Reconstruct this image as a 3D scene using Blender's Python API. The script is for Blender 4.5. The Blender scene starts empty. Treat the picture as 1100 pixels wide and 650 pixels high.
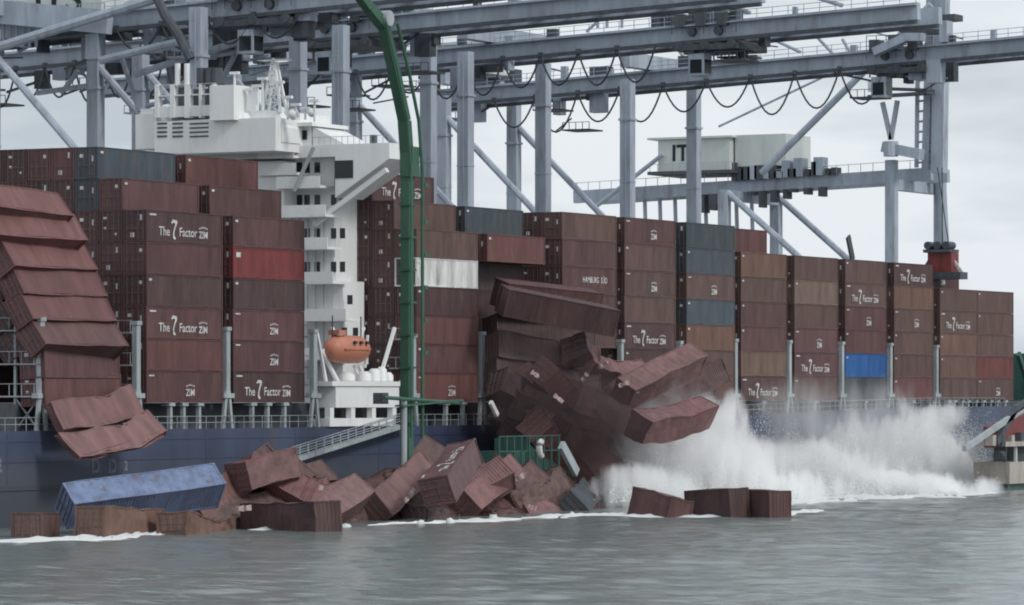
import bpy, math, random
from math import sin, cos, tan, atan, radians, pi, sqrt
from mathutils import Vector, Matrix, noise as mnoise

random.seed(7)
S = bpy.context.scene
C = S.collection

# ------------------------------------------------------------------ camera
TH = radians(28.6)          # the ship's long axis (world X) against the view axis
FPX = 4434.0                # focal length in pixels of the 1100 px wide photograph
HC = 12.5                   # camera height above the water
HOR = 424.0                 # row of the horizon
FW = Vector((cos(TH), sin(TH), 0)); RT = Vector((sin(TH), -cos(TH), 0)); UP = Vector((0, 0, 1))
CAM = Vector((0, 0, HC))
cd = bpy.data.cameras.new('camera'); cam = bpy.data.objects.new('camera', cd); C.objects.link(cam)
cam.location = CAM; cam.rotation_euler = (pi/2, 0, TH - pi/2)
cd.sensor_width = 36; cd.lens = 36*FPX/1100; cd.shift_y = (HOR-325)/1100
cd.clip_start = 1; cd.clip_end = 12000
S.camera = cam

# ------------------------------------------------------------------ sky and sun
SUN_EL, SUN_AZ = radians(38), radians(-102)        # direction towards the sun (azimuth from +X)
w = bpy.data.worlds.new('World'); S.world = w; w.use_nodes = True
nt = w.node_tree; nt.nodes.clear()
def N(nt, t, **k):
    n = nt.nodes.new(t)
    for a, v in k.items():
        if a.startswith('i_'): n.inputs[a[2:].replace('_', ' ')].default_value = v
        else: setattr(n, a, v)
    return n
out = N(nt, 'ShaderNodeOutputWorld'); bg = N(nt, 'ShaderNodeBackground'); bgc = N(nt, 'ShaderNodeBackground')
sky = N(nt, 'ShaderNodeTexSky', sky_type='NISHITA', sun_disc=False, sun_elevation=SUN_EL, sun_rotation=pi/2 - SUN_AZ)
sky.air_density = 1.5; sky.dust_density = 3
bg.inputs['Strength'].default_value = 0.08
nt.links.new(sky.outputs[0], bg.inputs['Color'])
tc = N(nt, 'ShaderNodeTexCoord'); mp = N(nt, 'ShaderNodeMapping'); mp.inputs['Scale'].default_value = (1.0, 1.0, 4.5)
mp.inputs['Location'].default_value = (0.35, 0.1, 0.2)
nz = N(nt, 'ShaderNodeTexNoise'); nz.inputs['Scale'].default_value = 5.0; nz.inputs['Detail'].default_value = 5; nz.inputs['Roughness'].default_value = 0.5
nt.links.new(tc.outputs['Generated'], mp.inputs[0]); nt.links.new(mp.outputs[0], nz.inputs['Vector'])
cr = N(nt, 'ShaderNodeValToRGB')
cr.color_ramp.elements[0].position = 0.40; cr.color_ramp.elements[0].color = (0.47, 0.53, 0.585, 1)
cr.color_ramp.elements[1].position = 0.56; cr.color_ramp.elements[1].color = (0.74, 0.785, 0.825, 1)
nt.links.new(nz.outputs[0], cr.inputs[0]); nt.links.new(cr.outputs[0], bgc.inputs['Color'])
bgc.inputs['Strength'].default_value = 1.15
mx = N(nt, 'ShaderNodeMixShader'); mx.inputs[0].default_value = 0.93
nt.links.new(bg.outputs[0], mx.inputs[1]); nt.links.new(bgc.outputs[0], mx.inputs[2]); nt.links.new(mx.outputs[0], out.inputs[0])

ld = bpy.data.lights.new('sun', 'SUN'); lo = bpy.data.objects.new('sun', ld); C.objects.link(lo)
ld.energy = 1.5; ld.angle = radians(12); ld.color = (1, 0.97, 0.93)
sd = Vector((cos(SUN_EL)*cos(SUN_AZ), cos(SUN_EL)*sin(SUN_AZ), sin(SUN_EL)))
lo.rotation_euler = (-sd).to_track_quat('-Z', 'Y').to_euler(); lo.location = (150, 0, 120)

S.view_settings.view_transform = 'Standard'; S.view_settings.look = 'None'
S.view_settings.exposure = 0; S.view_settings.gamma = 1; S.view_settings.use_curve_mapping = False
S.render.engine = 'CYCLES'
S.cycles.max_bounces = 14; S.cycles.diffuse_bounces = 3; S.cycles.glossy_bounces = 2; S.cycles.volume_bounces = 12
S.cycles.transparent_max_bounces = 8
S.cycles.use_denoising = True; S.cycles.pixel_filter_type = 'GAUSSIAN'; S.cycles.filter_width = 2.2
S.cycles.volume_step_rate = 0.8; S.cycles.volume_max_steps = 128

# ------------------------------------------------------------------ photo pixel -> point in the place
def ray(px, py): return FW + RT*((px-550)/FPX) + UP*((HOR-py)/FPX)
def PY(px, py, Y): r = ray(px, py); return CAM + r*(Y/r.y)
def PX(px, py, X): r = ray(px, py); return CAM + r*(X/r.x)
WZ = 1.55                   # water level
def PZ(px, py, Z=WZ): r = ray(px, py); return CAM + r*((Z-HC)/r.z)
def proj(p):
    d = p - CAM; t = d.dot(FW)
    return (550+FPX*d.dot(RT)/t, HOR-FPX*d.z/t)

# ------------------------------------------------------------------ materials
def mat(name, col, rough=0.6, metal=0.0, var=0.25, scale=1.5, streak=True, bump=0.0, usecol=False, rust=0.0, spec=0.4, nscale=8):
    m = bpy.data.materials.new(name); m.use_nodes = True
    t = m.node_tree; b = t.nodes['Principled BSDF']; L = t.links.new
    b.inputs['Roughness'].default_value = rough; b.inputs['Metallic'].default_value = metal
    b.inputs['Specular IOR Level'].default_value = spec
    co = N(t, 'ShaderNodeTexCoord'); oi = N(t, 'ShaderNodeObjectInfo')
    mp = N(t, 'ShaderNodeMapping'); mp.inputs['Scale'].default_value = (1, 1, 0.22 if streak else 1)
    vm = N(t, 'ShaderNodeVectorMath', operation='MULTIPLY_ADD'); vm.inputs[1].default_value = (1, 1, 1)
    cmb = N(t, 'ShaderNodeCombineXYZ'); mm = N(t, 'ShaderNodeMath', operation='MULTIPLY'); mm.inputs[1].default_value = 97
    L(oi.outputs['Random'], mm.inputs[0])
    for i in range(3): L(mm.outputs[0], cmb.inputs[i])
    L(co.outputs['Object'], mp.inputs[0]); L(mp.outputs[0], vm.inputs[0]); L(cmb.outputs[0], vm.inputs[2])
    n1 = N(t, 'ShaderNodeTexNoise'); n1.inputs['Scale'].default_value = scale; n1.inputs['Detail'].default_value = 6; n1.inputs['Roughness'].default_value = 0.65
    L(vm.outputs[0], n1.inputs['Vector'])
    mr = N(t, 'ShaderNodeMapRange'); mr.inputs[1].default_value = 0.3; mr.inputs[2].default_value = 0.7
    mr.inputs[3].default_value = 1-var; mr.inputs[4].default_value = 1+var
    L(n1.outputs[0], mr.inputs[0])
    mc = N(t, 'ShaderNodeMix', data_type='RGBA', blend_type='MULTIPLY'); mc.inputs[0].default_value = 1
    if usecol: L(oi.outputs['Color'], mc.inputs[6])
    else: mc.inputs[6].default_value = (*col, 1)
    L(mr.outputs[0], mc.inputs[7])
    last = mc.outputs[2]
    if rust > 0:
        n2 = N(t, 'ShaderNodeTexNoise'); n2.inputs['Scale'].default_value = scale*1.9; n2.inputs['Detail'].default_value = 8
        L(vm.outputs[0], n2.inputs['Vector'])
        r2 = N(t, 'ShaderNodeMapRange'); r2.inputs[1].default_value = 0.56; r2.inputs[2].default_value = 0.72; r2.inputs[3].default_value = 0; r2.inputs[4].default_value = rust
        L(n2.outputs[0], r2.inputs[0])
        m2 = N(t, 'ShaderNodeMix', data_type='RGBA'); m2.inputs[7].default_value = (0.13, 0.085, 0.06, 1)
        L(r2.outputs[0], m2.inputs[0]); L(last, m2.inputs[6]); last = m2.outputs[2]
    L(last, b.inputs['Base Color'])
    if bump > 0:
        nb = N(t, 'ShaderNodeTexNoise'); nb.inputs['Scale'].default_value = nscale; nb.inputs['Detail'].default_value = 4
        L(vm.outputs[0], nb.inputs['Vector'])
        bp = N(t, 'ShaderNodeBump'); bp.inputs['Strength'].default_value = bump; bp.inputs['Distance'].default_value = 0.1
        L(nb.outputs[0], bp.inputs['Height']); L(bp.outputs[0], b.inputs['Normal'])
    return m
M = {}
M['paint'] = mat('container_paint', (0.15, 0.07, 0.07), 0.55, var=0.32, scale=0.8, usecol=True, rust=0.6)
M['rod'] = mat('galvanised_rod', (0.17, 0.125, 0.125), 0.5, metal=0.3)
M['white'] = mat('white_print', (0.58, 0.56, 0.56), 0.6, var=0.42, scale=5)
M['faded'] = mat('faded_hull_print', (0.17, 0.19, 0.22), 0.6, var=0.3)
M['rag'] = mat('scuffed_sheet', (0.36, 0.27, 0.26), 0.6, var=0.35, scale=4)
M['crane'] = mat('crane_paint', (0.37, 0.42, 0.49), 0.5, var=0.22, scale=0.5, rust=0.4)
M['craned'] = mat('dark_machinery', (0.075, 0.085, 0.10), 0.6, var=0.3)
M['house'] = mat('machinery_house_paint', (0.60, 0.64, 0.62), 0.55, var=0.12, scale=0.4)
M['cable'] = mat('black_cable', (0.05, 0.055, 0.06), 0.7)
M['ship'] = mat('white_ship_paint', (0.78, 0.79, 0.79), 0.5, var=0.07, scale=0.5, rust=0.12)
M['lash'] = mat('grey_deck_steel', (0.36, 0.40, 0.42), 0.6, var=0.2, scale=0.7, rust=0.4)
M['glass'] = mat('dark_window_glass', (0.02, 0.025, 0.03), 0.15, var=0.1)
M['green'] = mat('green_mast_paint', (0.045, 0.120, 0.080), 0.5, var=0.2, scale=0.5, rust=0.2)
M['teal'] = mat('green_barge_paint', (0.035, 0.10, 0.085), 0.5, var=0.25, scale=0.6, rust=0.3)
M['orange'] = mat('orange_lifeboat_paint', (0.50, 0.20, 0.13), 0.5, var=0.12, scale=1.0)
M['tug'] = mat('beige_deck_paint', (0.42, 0.38, 0.34), 0.6, var=0.25, scale=1.0, rust=0.5)
M['concrete'] = mat('quay_concrete', (0.30, 0.29, 0.28), 0.9, var=0.2, scale=0.2, streak=False)
M['redpaint'] = mat('red_trolley_paint', (0.19, 0.04, 0.04), 0.5, var=0.3)
M['black'] = mat('black_print', (0.02, 0.02, 0.022), 0.6)

# hull: navy above, scuffed grey towards the waterline
def hull_mat():
    m = mat('navy_hull_paint', (0.054, 0.070, 0.124), 0.45, var=0.25, scale=0.25, spec=0.5, rust=0.35, bump=.12, nscale=.6)
    t = m.node_tree; L = t.links.new; b = t.nodes['Principled BSDF']
    src = b.inputs['Base Color'].links[0].from_socket
    g = N(t, 'ShaderNodeNewGeometry'); sp = N(t, 'ShaderNodeSeparateXYZ'); L(g.outputs['Position'], sp.inputs[0])
    n = N(t, 'ShaderNodeTexNoise'); n.inputs['Scale'].default_value = 0.06; n.inputs['Detail'].default_value = 6
    L(g.outputs['Position'], n.inputs['Vector'])
    a = N(t, 'ShaderNodeMath', operation='MULTIPLY_ADD'); a.inputs[1].default_value = 5.0; L(n.outputs[0], a.inputs[0]); L(sp.outputs[2], a.inputs[2])
    r = N(t, 'ShaderNodeMapRange'); r.inputs[1].default_value = 7.0; r.inputs[2].default_value = 10.0; r.inputs[3].default_value = 0.8; r.inputs[4].default_value = 0.0
    L(a.outputs[0], r.inputs[0])
    mx = N(t, 'ShaderNodeMix', data_type='RGBA'); mx.inputs[7].default_value = (0.085, 0.092, 0.105, 1)
    L(r.outputs[0], mx.inputs[0]); L(src, mx.inputs[6]); L(mx.outputs[2], b.inputs['Base Color'])
    return m
M['hull'] = hull_mat()

# ------------------------------------------------------------------ mesh helpers
class MB:
    def __init__(s): s.v = []; s.f = []
    def add(s, vs, fs):
        o = len(s.v); s.v += [Vector(v) for v in vs]; s.f += [tuple(i+o for i in f) for f in fs]; return s
    def box(s, a, b):
        x0, y0, z0 = a; x1, y1, z1 = b
        return s.add([(x0,y0,z0),(x1,y0,z0),(x1,y1,z0),(x0,y1,z0),(x0,y0,z1),(x1,y0,z1),(x1,y1,z1),(x0,y1,z1)],
                     [(0,3,2,1),(4,5,6,7),(0,1,5,4),(1,2,6,5),(2,3,7,6),(3,0,4,7)])
    def beam(s, p, q, w, h=None, up=UP):
        p = Vector(p); q = Vector(q); h = h or w; d = (q-p).normalized()
        u = Vector(up)
        if abs(d.dot(u)) > 0.97: u = Vector((1, 0, 0))
        a = d.cross(u).normalized()*w/2; b = a.cross(d).normalized()*h/2
        vs = [p-a-b, p+a-b, p+a+b, p-a+b, q-a-b, q+a-b, q+a+b, q-a+b]
        return s.add(vs, [(0,3,2,1),(4,5,6,7),(0,1,5,4),(1,2,6,5),(2,3,7,6),(3,0,4,7)][:6])
    def tube(s, pts, r, n=6, cap=True):
        pts = [Vector(p) for p in pts]; o = len(s.v); k = len(pts)
        rs = r if isinstance(r, (list, tuple)) else [r]*k
        for i, p in enumerate(pts):
            d = (pts[min(i+1, k-1)]-pts[max(i-1, 0)]).normalized()
            u = UP if abs(d.z) < 0.95 else Vector((1, 0, 0))
            a = d.cross(u).normalized(); b = a.cross(d)
            for j in range(n):
                t = 2*pi*j/n; s.v.append(p+(a*cos(t)+b*sin(t))*rs[i])
        for i in range(k-1):
            for j in range(n):
                s.f.append((o+i*n+j, o+i*n+(j+1) % n, o+(i+1)*n+(j+1) % n, o+(i+1)*n+j))
        if cap: s.f.append(tuple(o+j for j in range(n))[::-1]); s.f.append(tuple(o+(k-1)*n+j for j in range(n)))
        return s
    def mesh(s, name, m, off=None, smooth=False):
        me = bpy.data.meshes.new(name)
        me.from_pydata([v-off if off is not None else v for v in s.v], [], s.f)
        me.materials.append(m); me.update()
        if smooth: me.polygons.foreach_set('use_smooth', [True]*len(me.polygons))
        return me
    def build(s, name, m, parent=None, smooth=False):
        off = parent.matrix_basis.translation if parent is not None and parent.parent is None else None
        if parent is not None and parent.parent is not None:
            off = parent.parent.matrix_basis.translation
        if parent is None:      # origin at the base centre
            xs = [v.x for v in s.v]; ys = [v.y for v in s.v]; zs = [v.z for v in s.v]
            off = Vector(((min(xs)+max(xs))/2, (min(ys)+max(ys))/2, min(zs)))
        o = bpy.data.objects.new(name, s.mesh(name, m, off, smooth)); C.objects.link(o)
        if parent is not None: o.parent = parent
        else: o.location = off
        return o
def empty(name, loc, label, cat, group=None):
    o = bpy.data.objects.new(name, None); C.objects.link(o); o.location = loc
    o.empty_display_size = 1
    tag(o, label, cat, group); return o
def tag(o, label=None, cat=None, group=None, kind=None):
    if label: o['label'] = label
    if cat: o['category'] = cat
    if group: o['group'] = group
    if kind: o['kind'] = kind
    return o
def textmesh(txt, size, m, name='lettering', ext=0.0, sx=1.0, bold=0.0):
    cu = bpy.data.curves.new('t', 'FONT'); cu.body = txt; cu.size = size; cu.extrude = ext; cu.offset = bold
    o = bpy.data.objects.new('t', cu); C.objects.link(o)
    bpy.context.view_layer.update()
    me = bpy.data.meshes.new_from_object(o.evaluated_get(bpy.context.evaluated_depsgraph_get()))
    bpy.data.objects.remove(o)
    return [Vector((v.co.x*sx, v.co.y, v.co.z)) for v in me.vertices], [tuple(p.vertices) for p in me.polygons]
def width(vs): return max(v.x for v in vs)-min(v.x for v in vs)

# ------------------------------------------------------------------ containers
CW, CH = 2.438, 2.765
def deform_none(p): return p
def shell(L, dfm=None):
    """corrugated side walls, roof and front end; smooth floor"""
    mb = MB(); hx, hy = L/2, CW/2; n = int(L/0.30); ins = 0.03; dep = 0.036
    rows = 6 if dfm else 1
    z0, z1 = 0.16, CH-0.09
    for sgn in (-1, 1):
        xs = []; x = -hx+0.14; step = (L-0.28)/n
        for i in range(n):
            a = x+i*step
            xs += [(a, 0), (a+step*.28, 0), (a+step*.5, dep), (a+step*.78, dep)]
        xs.append((hx-0.14, 0))
        o = len(mb.v); k = len(xs)
        for r in range(rows+1):
            z = z0+(z1-z0)*r/rows
            for (a, d) in xs: mb.v.append(Vector((a, sgn*(hy-ins-d), z)))
        for r in range(rows):
            for i in range(k-1):
                q = (o+r*k+i, o+r*k+i+1, o+(r+1)*k+i+1, o+(r+1)*k+i)
                mb.f.append(q if sgn < 0 else q[::-1])
    # roof with shallow transverse swages
    n2 = max(6, int(L/0.8)); o = len(mb.v); cols = 4 if dfm else 1; pts = []
    for i in range(n2):
        a = -hx+0.12+(L-0.24)*i/n2; st = (L-0.24)/n2
        pts += [(a, 0), (a+st*.35, 0), (a+st*.5, .03), (a+st*.85, .03)]
    pts.append((hx-0.12, 0)); k = len(pts)
    for c in range(cols+1):
        y = -hy+0.06+(CW-0.12)*c/cols
        for a, d in pts: mb.v.append(Vector((a, y, CH-0.03-d)))
    for c in range(cols):
        for i in range(k-1): mb.f.append((o+c*k+i, o+c*k+i+1, o+(c+1)*k+i+1, o+(c+1)*k+i))
    # front end corrugated
    o = len(mb.v); ys = []; n3 = 6
    for i in range(n3):
        a = -hy+0.14+(CW-0.28)*i/n3; st = (CW-0.28)/n3
        ys += [(a, 0), (a+st*.3, 0), (a+st*.5, .05), (a+st*.8, .05)]
    ys.append((hy-0.14, 0)); k = len(ys)
    for z in (z0, z1):
        for a, d in ys: mb.v.append(Vector((hx-.04-d, a, z)))
    for i in range(k-1): mb.f.append((o+i, o+i+1, o+k+i+1, o+k+i))
    mb.add([(-hx+.1,-hy+.04,.12),(hx-.1,-hy+.04,.12),(hx-.1,hy-.04,.12),(-hx+.1,hy-.04,.12)], [(0,3,2,1)])
    mb.add([(-hx+.16,-hy+.1,.12),(-hx+.16,hy-.1,.12),(-hx+.16,hy-.1,z1),(-hx+.16,-hy+.1,z1)], [(0,1,2,3)])
    if dfm: mb.v = [dfm(v) for v in mb.v]
    return mb
def segbeam(mb, p, q, wy, wz, dfm):
    p = Vector(p); q = Vector(q); n = 8 if dfm and (q-p).length > 3 else (4 if dfm else 1)
    pts = [p.lerp(q, i/n) for i in range(n+1)]
    if dfm: pts = [dfm(x) for x in pts]
    for a, b in zip(pts, pts[1:]): mb.beam(a, b, wy, wz)
def frame(L, dfm=None):
    mb = MB(); hx, hy = L/2, CW/2
    for sy in (-1, 1):
        segbeam(mb, (-hx+.1, sy*(hy-.04), CH-.05), (hx-.1, sy*(hy-.04), CH-.05), .08, .1, dfm)
        segbeam(mb, (-hx+.1, sy*(hy-.05), .09), (hx-.1, sy*(hy-.05), .09), .1, .15, dfm)
        for sx in (-1, 1): segbeam(mb, (sx*(hx-.09), sy*(hy-.075), .1), (sx*(hx-.09), sy*(hy-.075), CH-.1), .17, .14, dfm)
    for sx in (-1, 1):
        segbeam(mb, (sx*(hx-.08), -hy+.1, CH-.06), (sx*(hx-.08), hy-.1, CH-.06), .13, .12, dfm)
        segbeam(mb, (sx*(hx-.08), -hy+.1, .07), (sx*(hx-.08), hy-.1, .07), .13, .14, dfm)
        for sy in (-1, 1):
            for z in (0, CH-.12):
                c = MB().box((sx*hx-(.19 if sx > 0 else -.003), sy*hy-(.17 if sy > 0 else -.003), z-.003), (sx*hx+(.003 if sx > 0 else .19), sy*hy+(.003 if sy > 0 else .17), z+.123))
                mb.add([dfm(v) for v in c.v] if dfm else c.v, c.f)
    return mb
def door(L, side, dfm=None):
    hx, hy = L/2, CW/2; mb = MB(); y0, y1 = (-hy+.12, -.012) if side < 0 else (.012, hy-.12)
    nz = 5
    for i in range(nz):
        a = .17+(CH-.32)*i/nz; b = .17+(CH-.32)*(i+1)/nz
        mb.box((-hx+.07, y0, a+.02), (-hx+.11, y1, b-.02))
    mb.box((-hx+.085, y0, .15), (-hx+.13, y1, CH-.13))
    if dfm: mb.v = [dfm(v) for v in mb.v]
    return mb
def rod(L, side, k, dfm=None):
    hx = L/2; y = side*(.32 if k == 0 else .85); mb = MB()
    segbeam(mb, (-hx+.035, y, .1), (-hx+.035, y, CH-.08), .05, .05, dfm)
    for z in (.35, 1.0, 1.75, 2.35):
        p = Vector((-hx+.04, y, z)); p = dfm(p) if dfm else p
        mb.box(p-Vector((.03, .08, .05)), p+Vector((.04, .08, .05)))
    p = Vector((-hx+.02, y-.15*side, 1.15)); p = dfm(p) if dfm else p
    mb.box(p-Vector((.02, .2, .03)), p+Vector((.02, .2, .03)))
    return mb
def placard(k, L):
    mb = MB(); hx = L/2
    spots = [[(.55, 2.0, .42, .3), (-.6, 1.75, .16, .5)], [(-.55, 2.05, .3, .3)], [(.6, 2.1, .35, .2), (.6, 1.2, .25, .25), (-.5, .7, .2, .2)],
             [(.3, .6, .4, .4), (-.6, 2.1, .2, .5)]][k % 4]
    res = []
    for y, z, a, b in spots: mb = MB(); res.append(mb); mb.add([(-hx+.055, y-a/2, z-b/2), (-hx+.055, y-a/2, z+b/2), (-hx+.055, y+a/2, z+b/2), (-hx+.055, y+a/2, z-b/2)], [(0, 1, 2, 3)])
    return res
# lettering on the -Y side (x to the right as seen from outside)
def star(cx, cy, r):
    vs = [(cx+(r if i % 2 == 0 else r*.42)*sin(i*pi/5), cy+(r if i % 2 == 0 else r*.42)*cos(i*pi/5), 0) for i in range(10)]
    return vs, [tuple(range(10))[::-1]]
def logo_block(x, z):       # seven stars over the three letters
    mb = MB(); v, f = textmesh('ZIM', 0.85, None, bold=0.018); mb.add([p+Vector((x, z, 0)) for p in v], f)
    wd = width(v)
    for i in range(7):
        vv, ff = star(x+wd*(i+.5)/7, z+.84+.10*sin(i*pi/6), .12); mb.add(vv, ff)
    return mb, wd
def zglyph(x, z, s=1.0):    # the big swashed Z of the slogan
    mb = MB()
    pts = [(0, 1.35), (.25, 1.62), (.95, 1.55), (1.0, 1.3), (.72, .86), (.5, .42), (.52, .1), (.75, -.02), (.72, -.2), (.45, -.22), (.28, -.02), (.27, .4), (.5, .9), (.68, 1.27), (.3, 1.33), (.1, 1.2)]
    c = MB(); n = len(pts)
    # triangulated as a strip between the outer and inner strokes
    outer = pts[0:8]; inner = [pts[15], pts[14], pts[13], pts[12], pts[11], pts[10], pts[9], pts[8]]
    vs = [(x+a*s, z+b*s, 0) for a, b in outer+inner]
    fs = [(i, i+8, i+9, i+1) for i in range(7)]
    mb.add(vs, fs); return mb
def to_side(mb, L, dfm=None):
    f = lambda p: Vector((p.x, -CW/2-0.012, p.y))
    g = MB(); g.v = [f(p) for p in mb.v]; g.f = mb.f
    if dfm: g.v = [dfm(v) for v in g.v]
    return g
def slogan(L, dfm=None):
    mb = MB(); x = -L/2+1.9; z = .62
    v, f = textmesh('The', 1.1, None, bold=0.014); mb.add([p+Vector((x, z, 0)) for p in v], f); x += width(v)+.25
    g = zglyph(x, z-.12, .95); mb.add(g.v, g.f); x += 1.25
    v, f = textmesh('Factor', 1.1, None, bold=0.014); mb.add([p+Vector((x, z, 0)) for p in v], f); x += width(v)+.35
    g, wd = logo_block(x, .55); mb.add(g.v, g.f)
    mb.add([(-L/2+.5, 2.3, 0), (-L/2+1.5, 2.3, 0), (-L/2+1.5, 2.45, 0), (-L/2+.5, 2.45, 0)], [(0, 1, 2, 3)])
    return to_side(mb, L, dfm)
def smalllogo(L, dfm=None):
    mb = MB(); g, wd = logo_block(L*.5-6.0 if L > 10 else -.8, .6); mb.add(g.v, g.f)
    mb.add([(-L/2+.4, 2.3, 0), (-L/2+1.2, 2.3, 0), (-L/2+1.2, 2.42, 0), (-L/2+.4, 2.42, 0)], [(0, 1, 2, 3)])
    return to_side(mb, L, dfm)
def idmark(L, dfm=None):
    mb = MB(); mb.add([(-L/2+.35, 2.2, 0), (-L/2+.8, 2.2, 0), (-L/2+.8, 2.4, 0), (-L/2+.35, 2.4, 0)], [(0, 1, 2, 3)])
    return to_side(mb, L, dfm)
def squaremark(L, dfm=None):
    mb = MB(); mb.add([(-L/2+.5, 1.85, 0), (-L/2+1.25, 1.85, 0), (-L/2+1.25, 2.3, 0), (-L/2+.5, 2.3, 0)], [(0, 1, 2, 3)])
    return to_side(mb, L, dfm)
def capline(L, dfm=None):
    mb = MB(); v, f = textmesh('HAMBURG  SÜD', 0.85, None, bold=0.012, sx=.9)
    mb.add([p+Vector((-1.6, 1.2, 0)) for p in v], f); return to_side(mb, L, dfm)
TEXTS = {'slogan': slogan, 'logo': smalllogo, 'id': idmark, 'square': squaremark, 'caps': capline}

def crush(seed, amp, bend=0.0, buckle=0.0, L=12.2):
    def f(p):
        q = Vector((p.x*.35, p.y*.6, p.z*.6))+Vector((seed*13.1, seed*7.7, seed*3.3))
        n = mnoise.noise_vector(q)
        n2 = mnoise.noise_vector(q*2.3+Vector((5, 9, 2)))
        m = Vector((n.x*.4, n.y, n.z))*amp+Vector((0, abs(n2.y), -abs(n2.z)))*amp*.9
        r = p+m
        r.z += bend*(1-(2*p.x/L)**2)*1.0
        # a kink where the box folded
        k = max(0, 1-abs(p.x-L*.15)/2.2); r.z -= buckle*k*(p.z/CH)
        r.y += buckle*.6*k*(.5 if p.y > 0 else -.2)
        # racking near the ends
        r.y += (p.z-1.3)*amp*.5*sin(seed+p.x*.4)
        return r
    return f
_lib = {}
DF = {0: None}
def parts_for(L, var):
    key = (L, var)
    if key not in _lib:
        d = DF[var]
        _lib[key] = {'body': shell(L, d).mesh('body', M['paint']), 'frame': frame(L, d).mesh('frame', M['paint']),
            'door': [door(L, s, d).mesh('door', M['paint']) for s in (-1, 1)],
            'rod': [[rod(L, s, k, d).mesh('lock_rod', M['rod']) for k in (0, 1)] for s in (-1, 1)],
            'placard': [[g.mesh('placard', M['white']) for g in placard(k, L)] for k in range(4)] if not d else None, 'text': {}}
    return _lib[key]
def child(name, me, parent, col=None):
    o = bpy.data.objects.new(name, me); C.objects.link(o); o.parent = parent
    if col: o.color = (*col, 1)
    return o
def container(mtx, col, label, group, L=12.2, text=None, var=0, doors=True, sq=1):
    root = bpy.data.objects.new('shipping_container', None); C.objects.link(root); root.empty_display_size = 1
    root.matrix_basis = mtx; tag(root, label, 'container', group)
    lib = parts_for(L, var)
    if sq != 1: root.matrix_basis = mtx @ Matrix.Diagonal((1, sq, 1, 1))
    j = random.uniform(.9, 1.1); col = tuple(c*j*random.uniform(.97, 1.03) for c in col)
    child('body', lib['body'], root, col); child('frame', lib['frame'], root, col)
    if doors:
        pk = random.randrange(4)
        for i in (0, 1):
            d = child('door', lib['door'][i], root, (.07, .07, .075) if min(col) > .45 else col)
            for k in (0, 1): child('lock_rod', lib['rod'][i][k], d)
        for g in (lib['placard'][pk] if lib['placard'] else ()): child('placard', g, root)
    if text:
        if text not in lib['text']: lib['text'][text] = TEXTS[text](L, DF[var]).mesh('lettering', M['white'])
        child('lettering', lib['text'][text], root)
    return root

MAR = (.112, .056, .057); DMAR = (.082, .046, .047); BRN = (.115, .070, .063); LBR = (.165, .110, .088); RBR = (.140, .060, .059)
GRY = (.066, .083, .102); SGR = (.058, .074, .084); BLU = (.02, .10, .31); RED = (.20, .042, .048); WHT = (.60, .62, .62); ORB = (.155, .088, .070); PNK = (.190, .100, .098)
CNAME = {MAR: 'maroon', DMAR: 'dark maroon', BRN: 'brown', LBR: 'light brown', RBR: 'reddish brown', GRY: 'slate grey', SGR: 'dark grey', BLU: 'bright blue', RED: 'red', WHT: 'white', ORB: 'rust brown', PNK: 'pinkish brown'}
Y0, ZB, TP, RP = 198.5, 11.8, 2.79, 2.52
ORD = ['bottom', 'second', 'third', 'fourth', 'fifth', 'sixth', 'seventh', 'eighth']
ROWN = ['outer row', 'second row in', 'third row in', 'fourth row in', 'fifth row in', 'sixth row in', 'seventh row in', 'eighth row in', 'ninth row in', 'tenth row in']
def Xat(px, Y=Y0): return PY(px, 400, Y).x
BAYS = {}
def stack(x0, row, tier, col, where, text=None, L=12.2, doors=True, dz=0):
    extra = {'slogan': ' with white slogan lettering', 'logo': ' with small white logo', 'caps': ' with white capital letters', 'square': ' with white square mark'}.get(text, '')
    lab = '%s container%s, %s tier, %s, %s' % (CNAME[col], extra, ORD[tier], ROWN[row], where)
    j = random.uniform(-.03, .03)
    if text is None and random.random() < .55: text = 'id'
    mt = Matrix.Translation((x0+L/2+j, Y0+CW/2+row*RP, ZB+tier*TP+dz))
    return container(mt, col, lab, 'containers stacked on the deck', L, text, 0, doors)
W_B = 'second bay left of deckhouse'; W_C = 'bay just left of deckhouse'; W_D = 'bay behind green mast'
W_E = 'left bay above the collapse'; W_F = 'right bay above the collapse'
W_G = 'first bay right of collapse'; W_H = 'second bay right of collapse'; W_I = 'third bay right of collapse'
W_J = 'fourth bay right of collapse'; W_K = 'bay with blue container'; W_L = 'third bay from right end'; W_M = 'second bay from right'; W_N = 'rightmost bay'
XB = Xat(157.5)
XC = Xat(250.5)
XD = Xat(447.5); XE = Xat(523.5); XF = Xat(604); XG = Xat(671); XH = Xat(737.5); XI = Xat(796); XJ = Xat(853.5); XK = Xat(908); XL = Xat(960.5); XM = Xat(1010)
def bay(x, where, tiers, row=0, L=12.2, base=0, doors=True):
    for i, t in enumerate(tiers):
        if t is None: continue
        col, txt = t if isinstance(t[0], tuple) else (t, None)
        stack(x, row, base+i, col, where, txt, L, doors)
bay(XB, W_B, [(MAR, 'logo'), RBR, (MAR, 'slogan'), DMAR, MAR, (DMAR, 'slogan')])
bay(XB, W_B, [MAR], 1, base=6); bay(XB, W_B, [GRY], 2, base=7)
for r in range(1, 4): bay(XB, W_B, [random.choice([MAR, DMAR]) for _ in range(6)], r)
bay(XB, W_B, [GRY], 2, base=6)
for r in range(3, 9): bay(XB, W_B, [random.choice([MAR, DMAR]), random.choice([DMAR, MAR, RBR])], r, base=6)
bay(XC, W_C, [(DMAR, 'slogan'), (MAR, 'logo'), (MAR, 'logo'), DMAR, (RED, 'square'), MAR])
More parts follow.
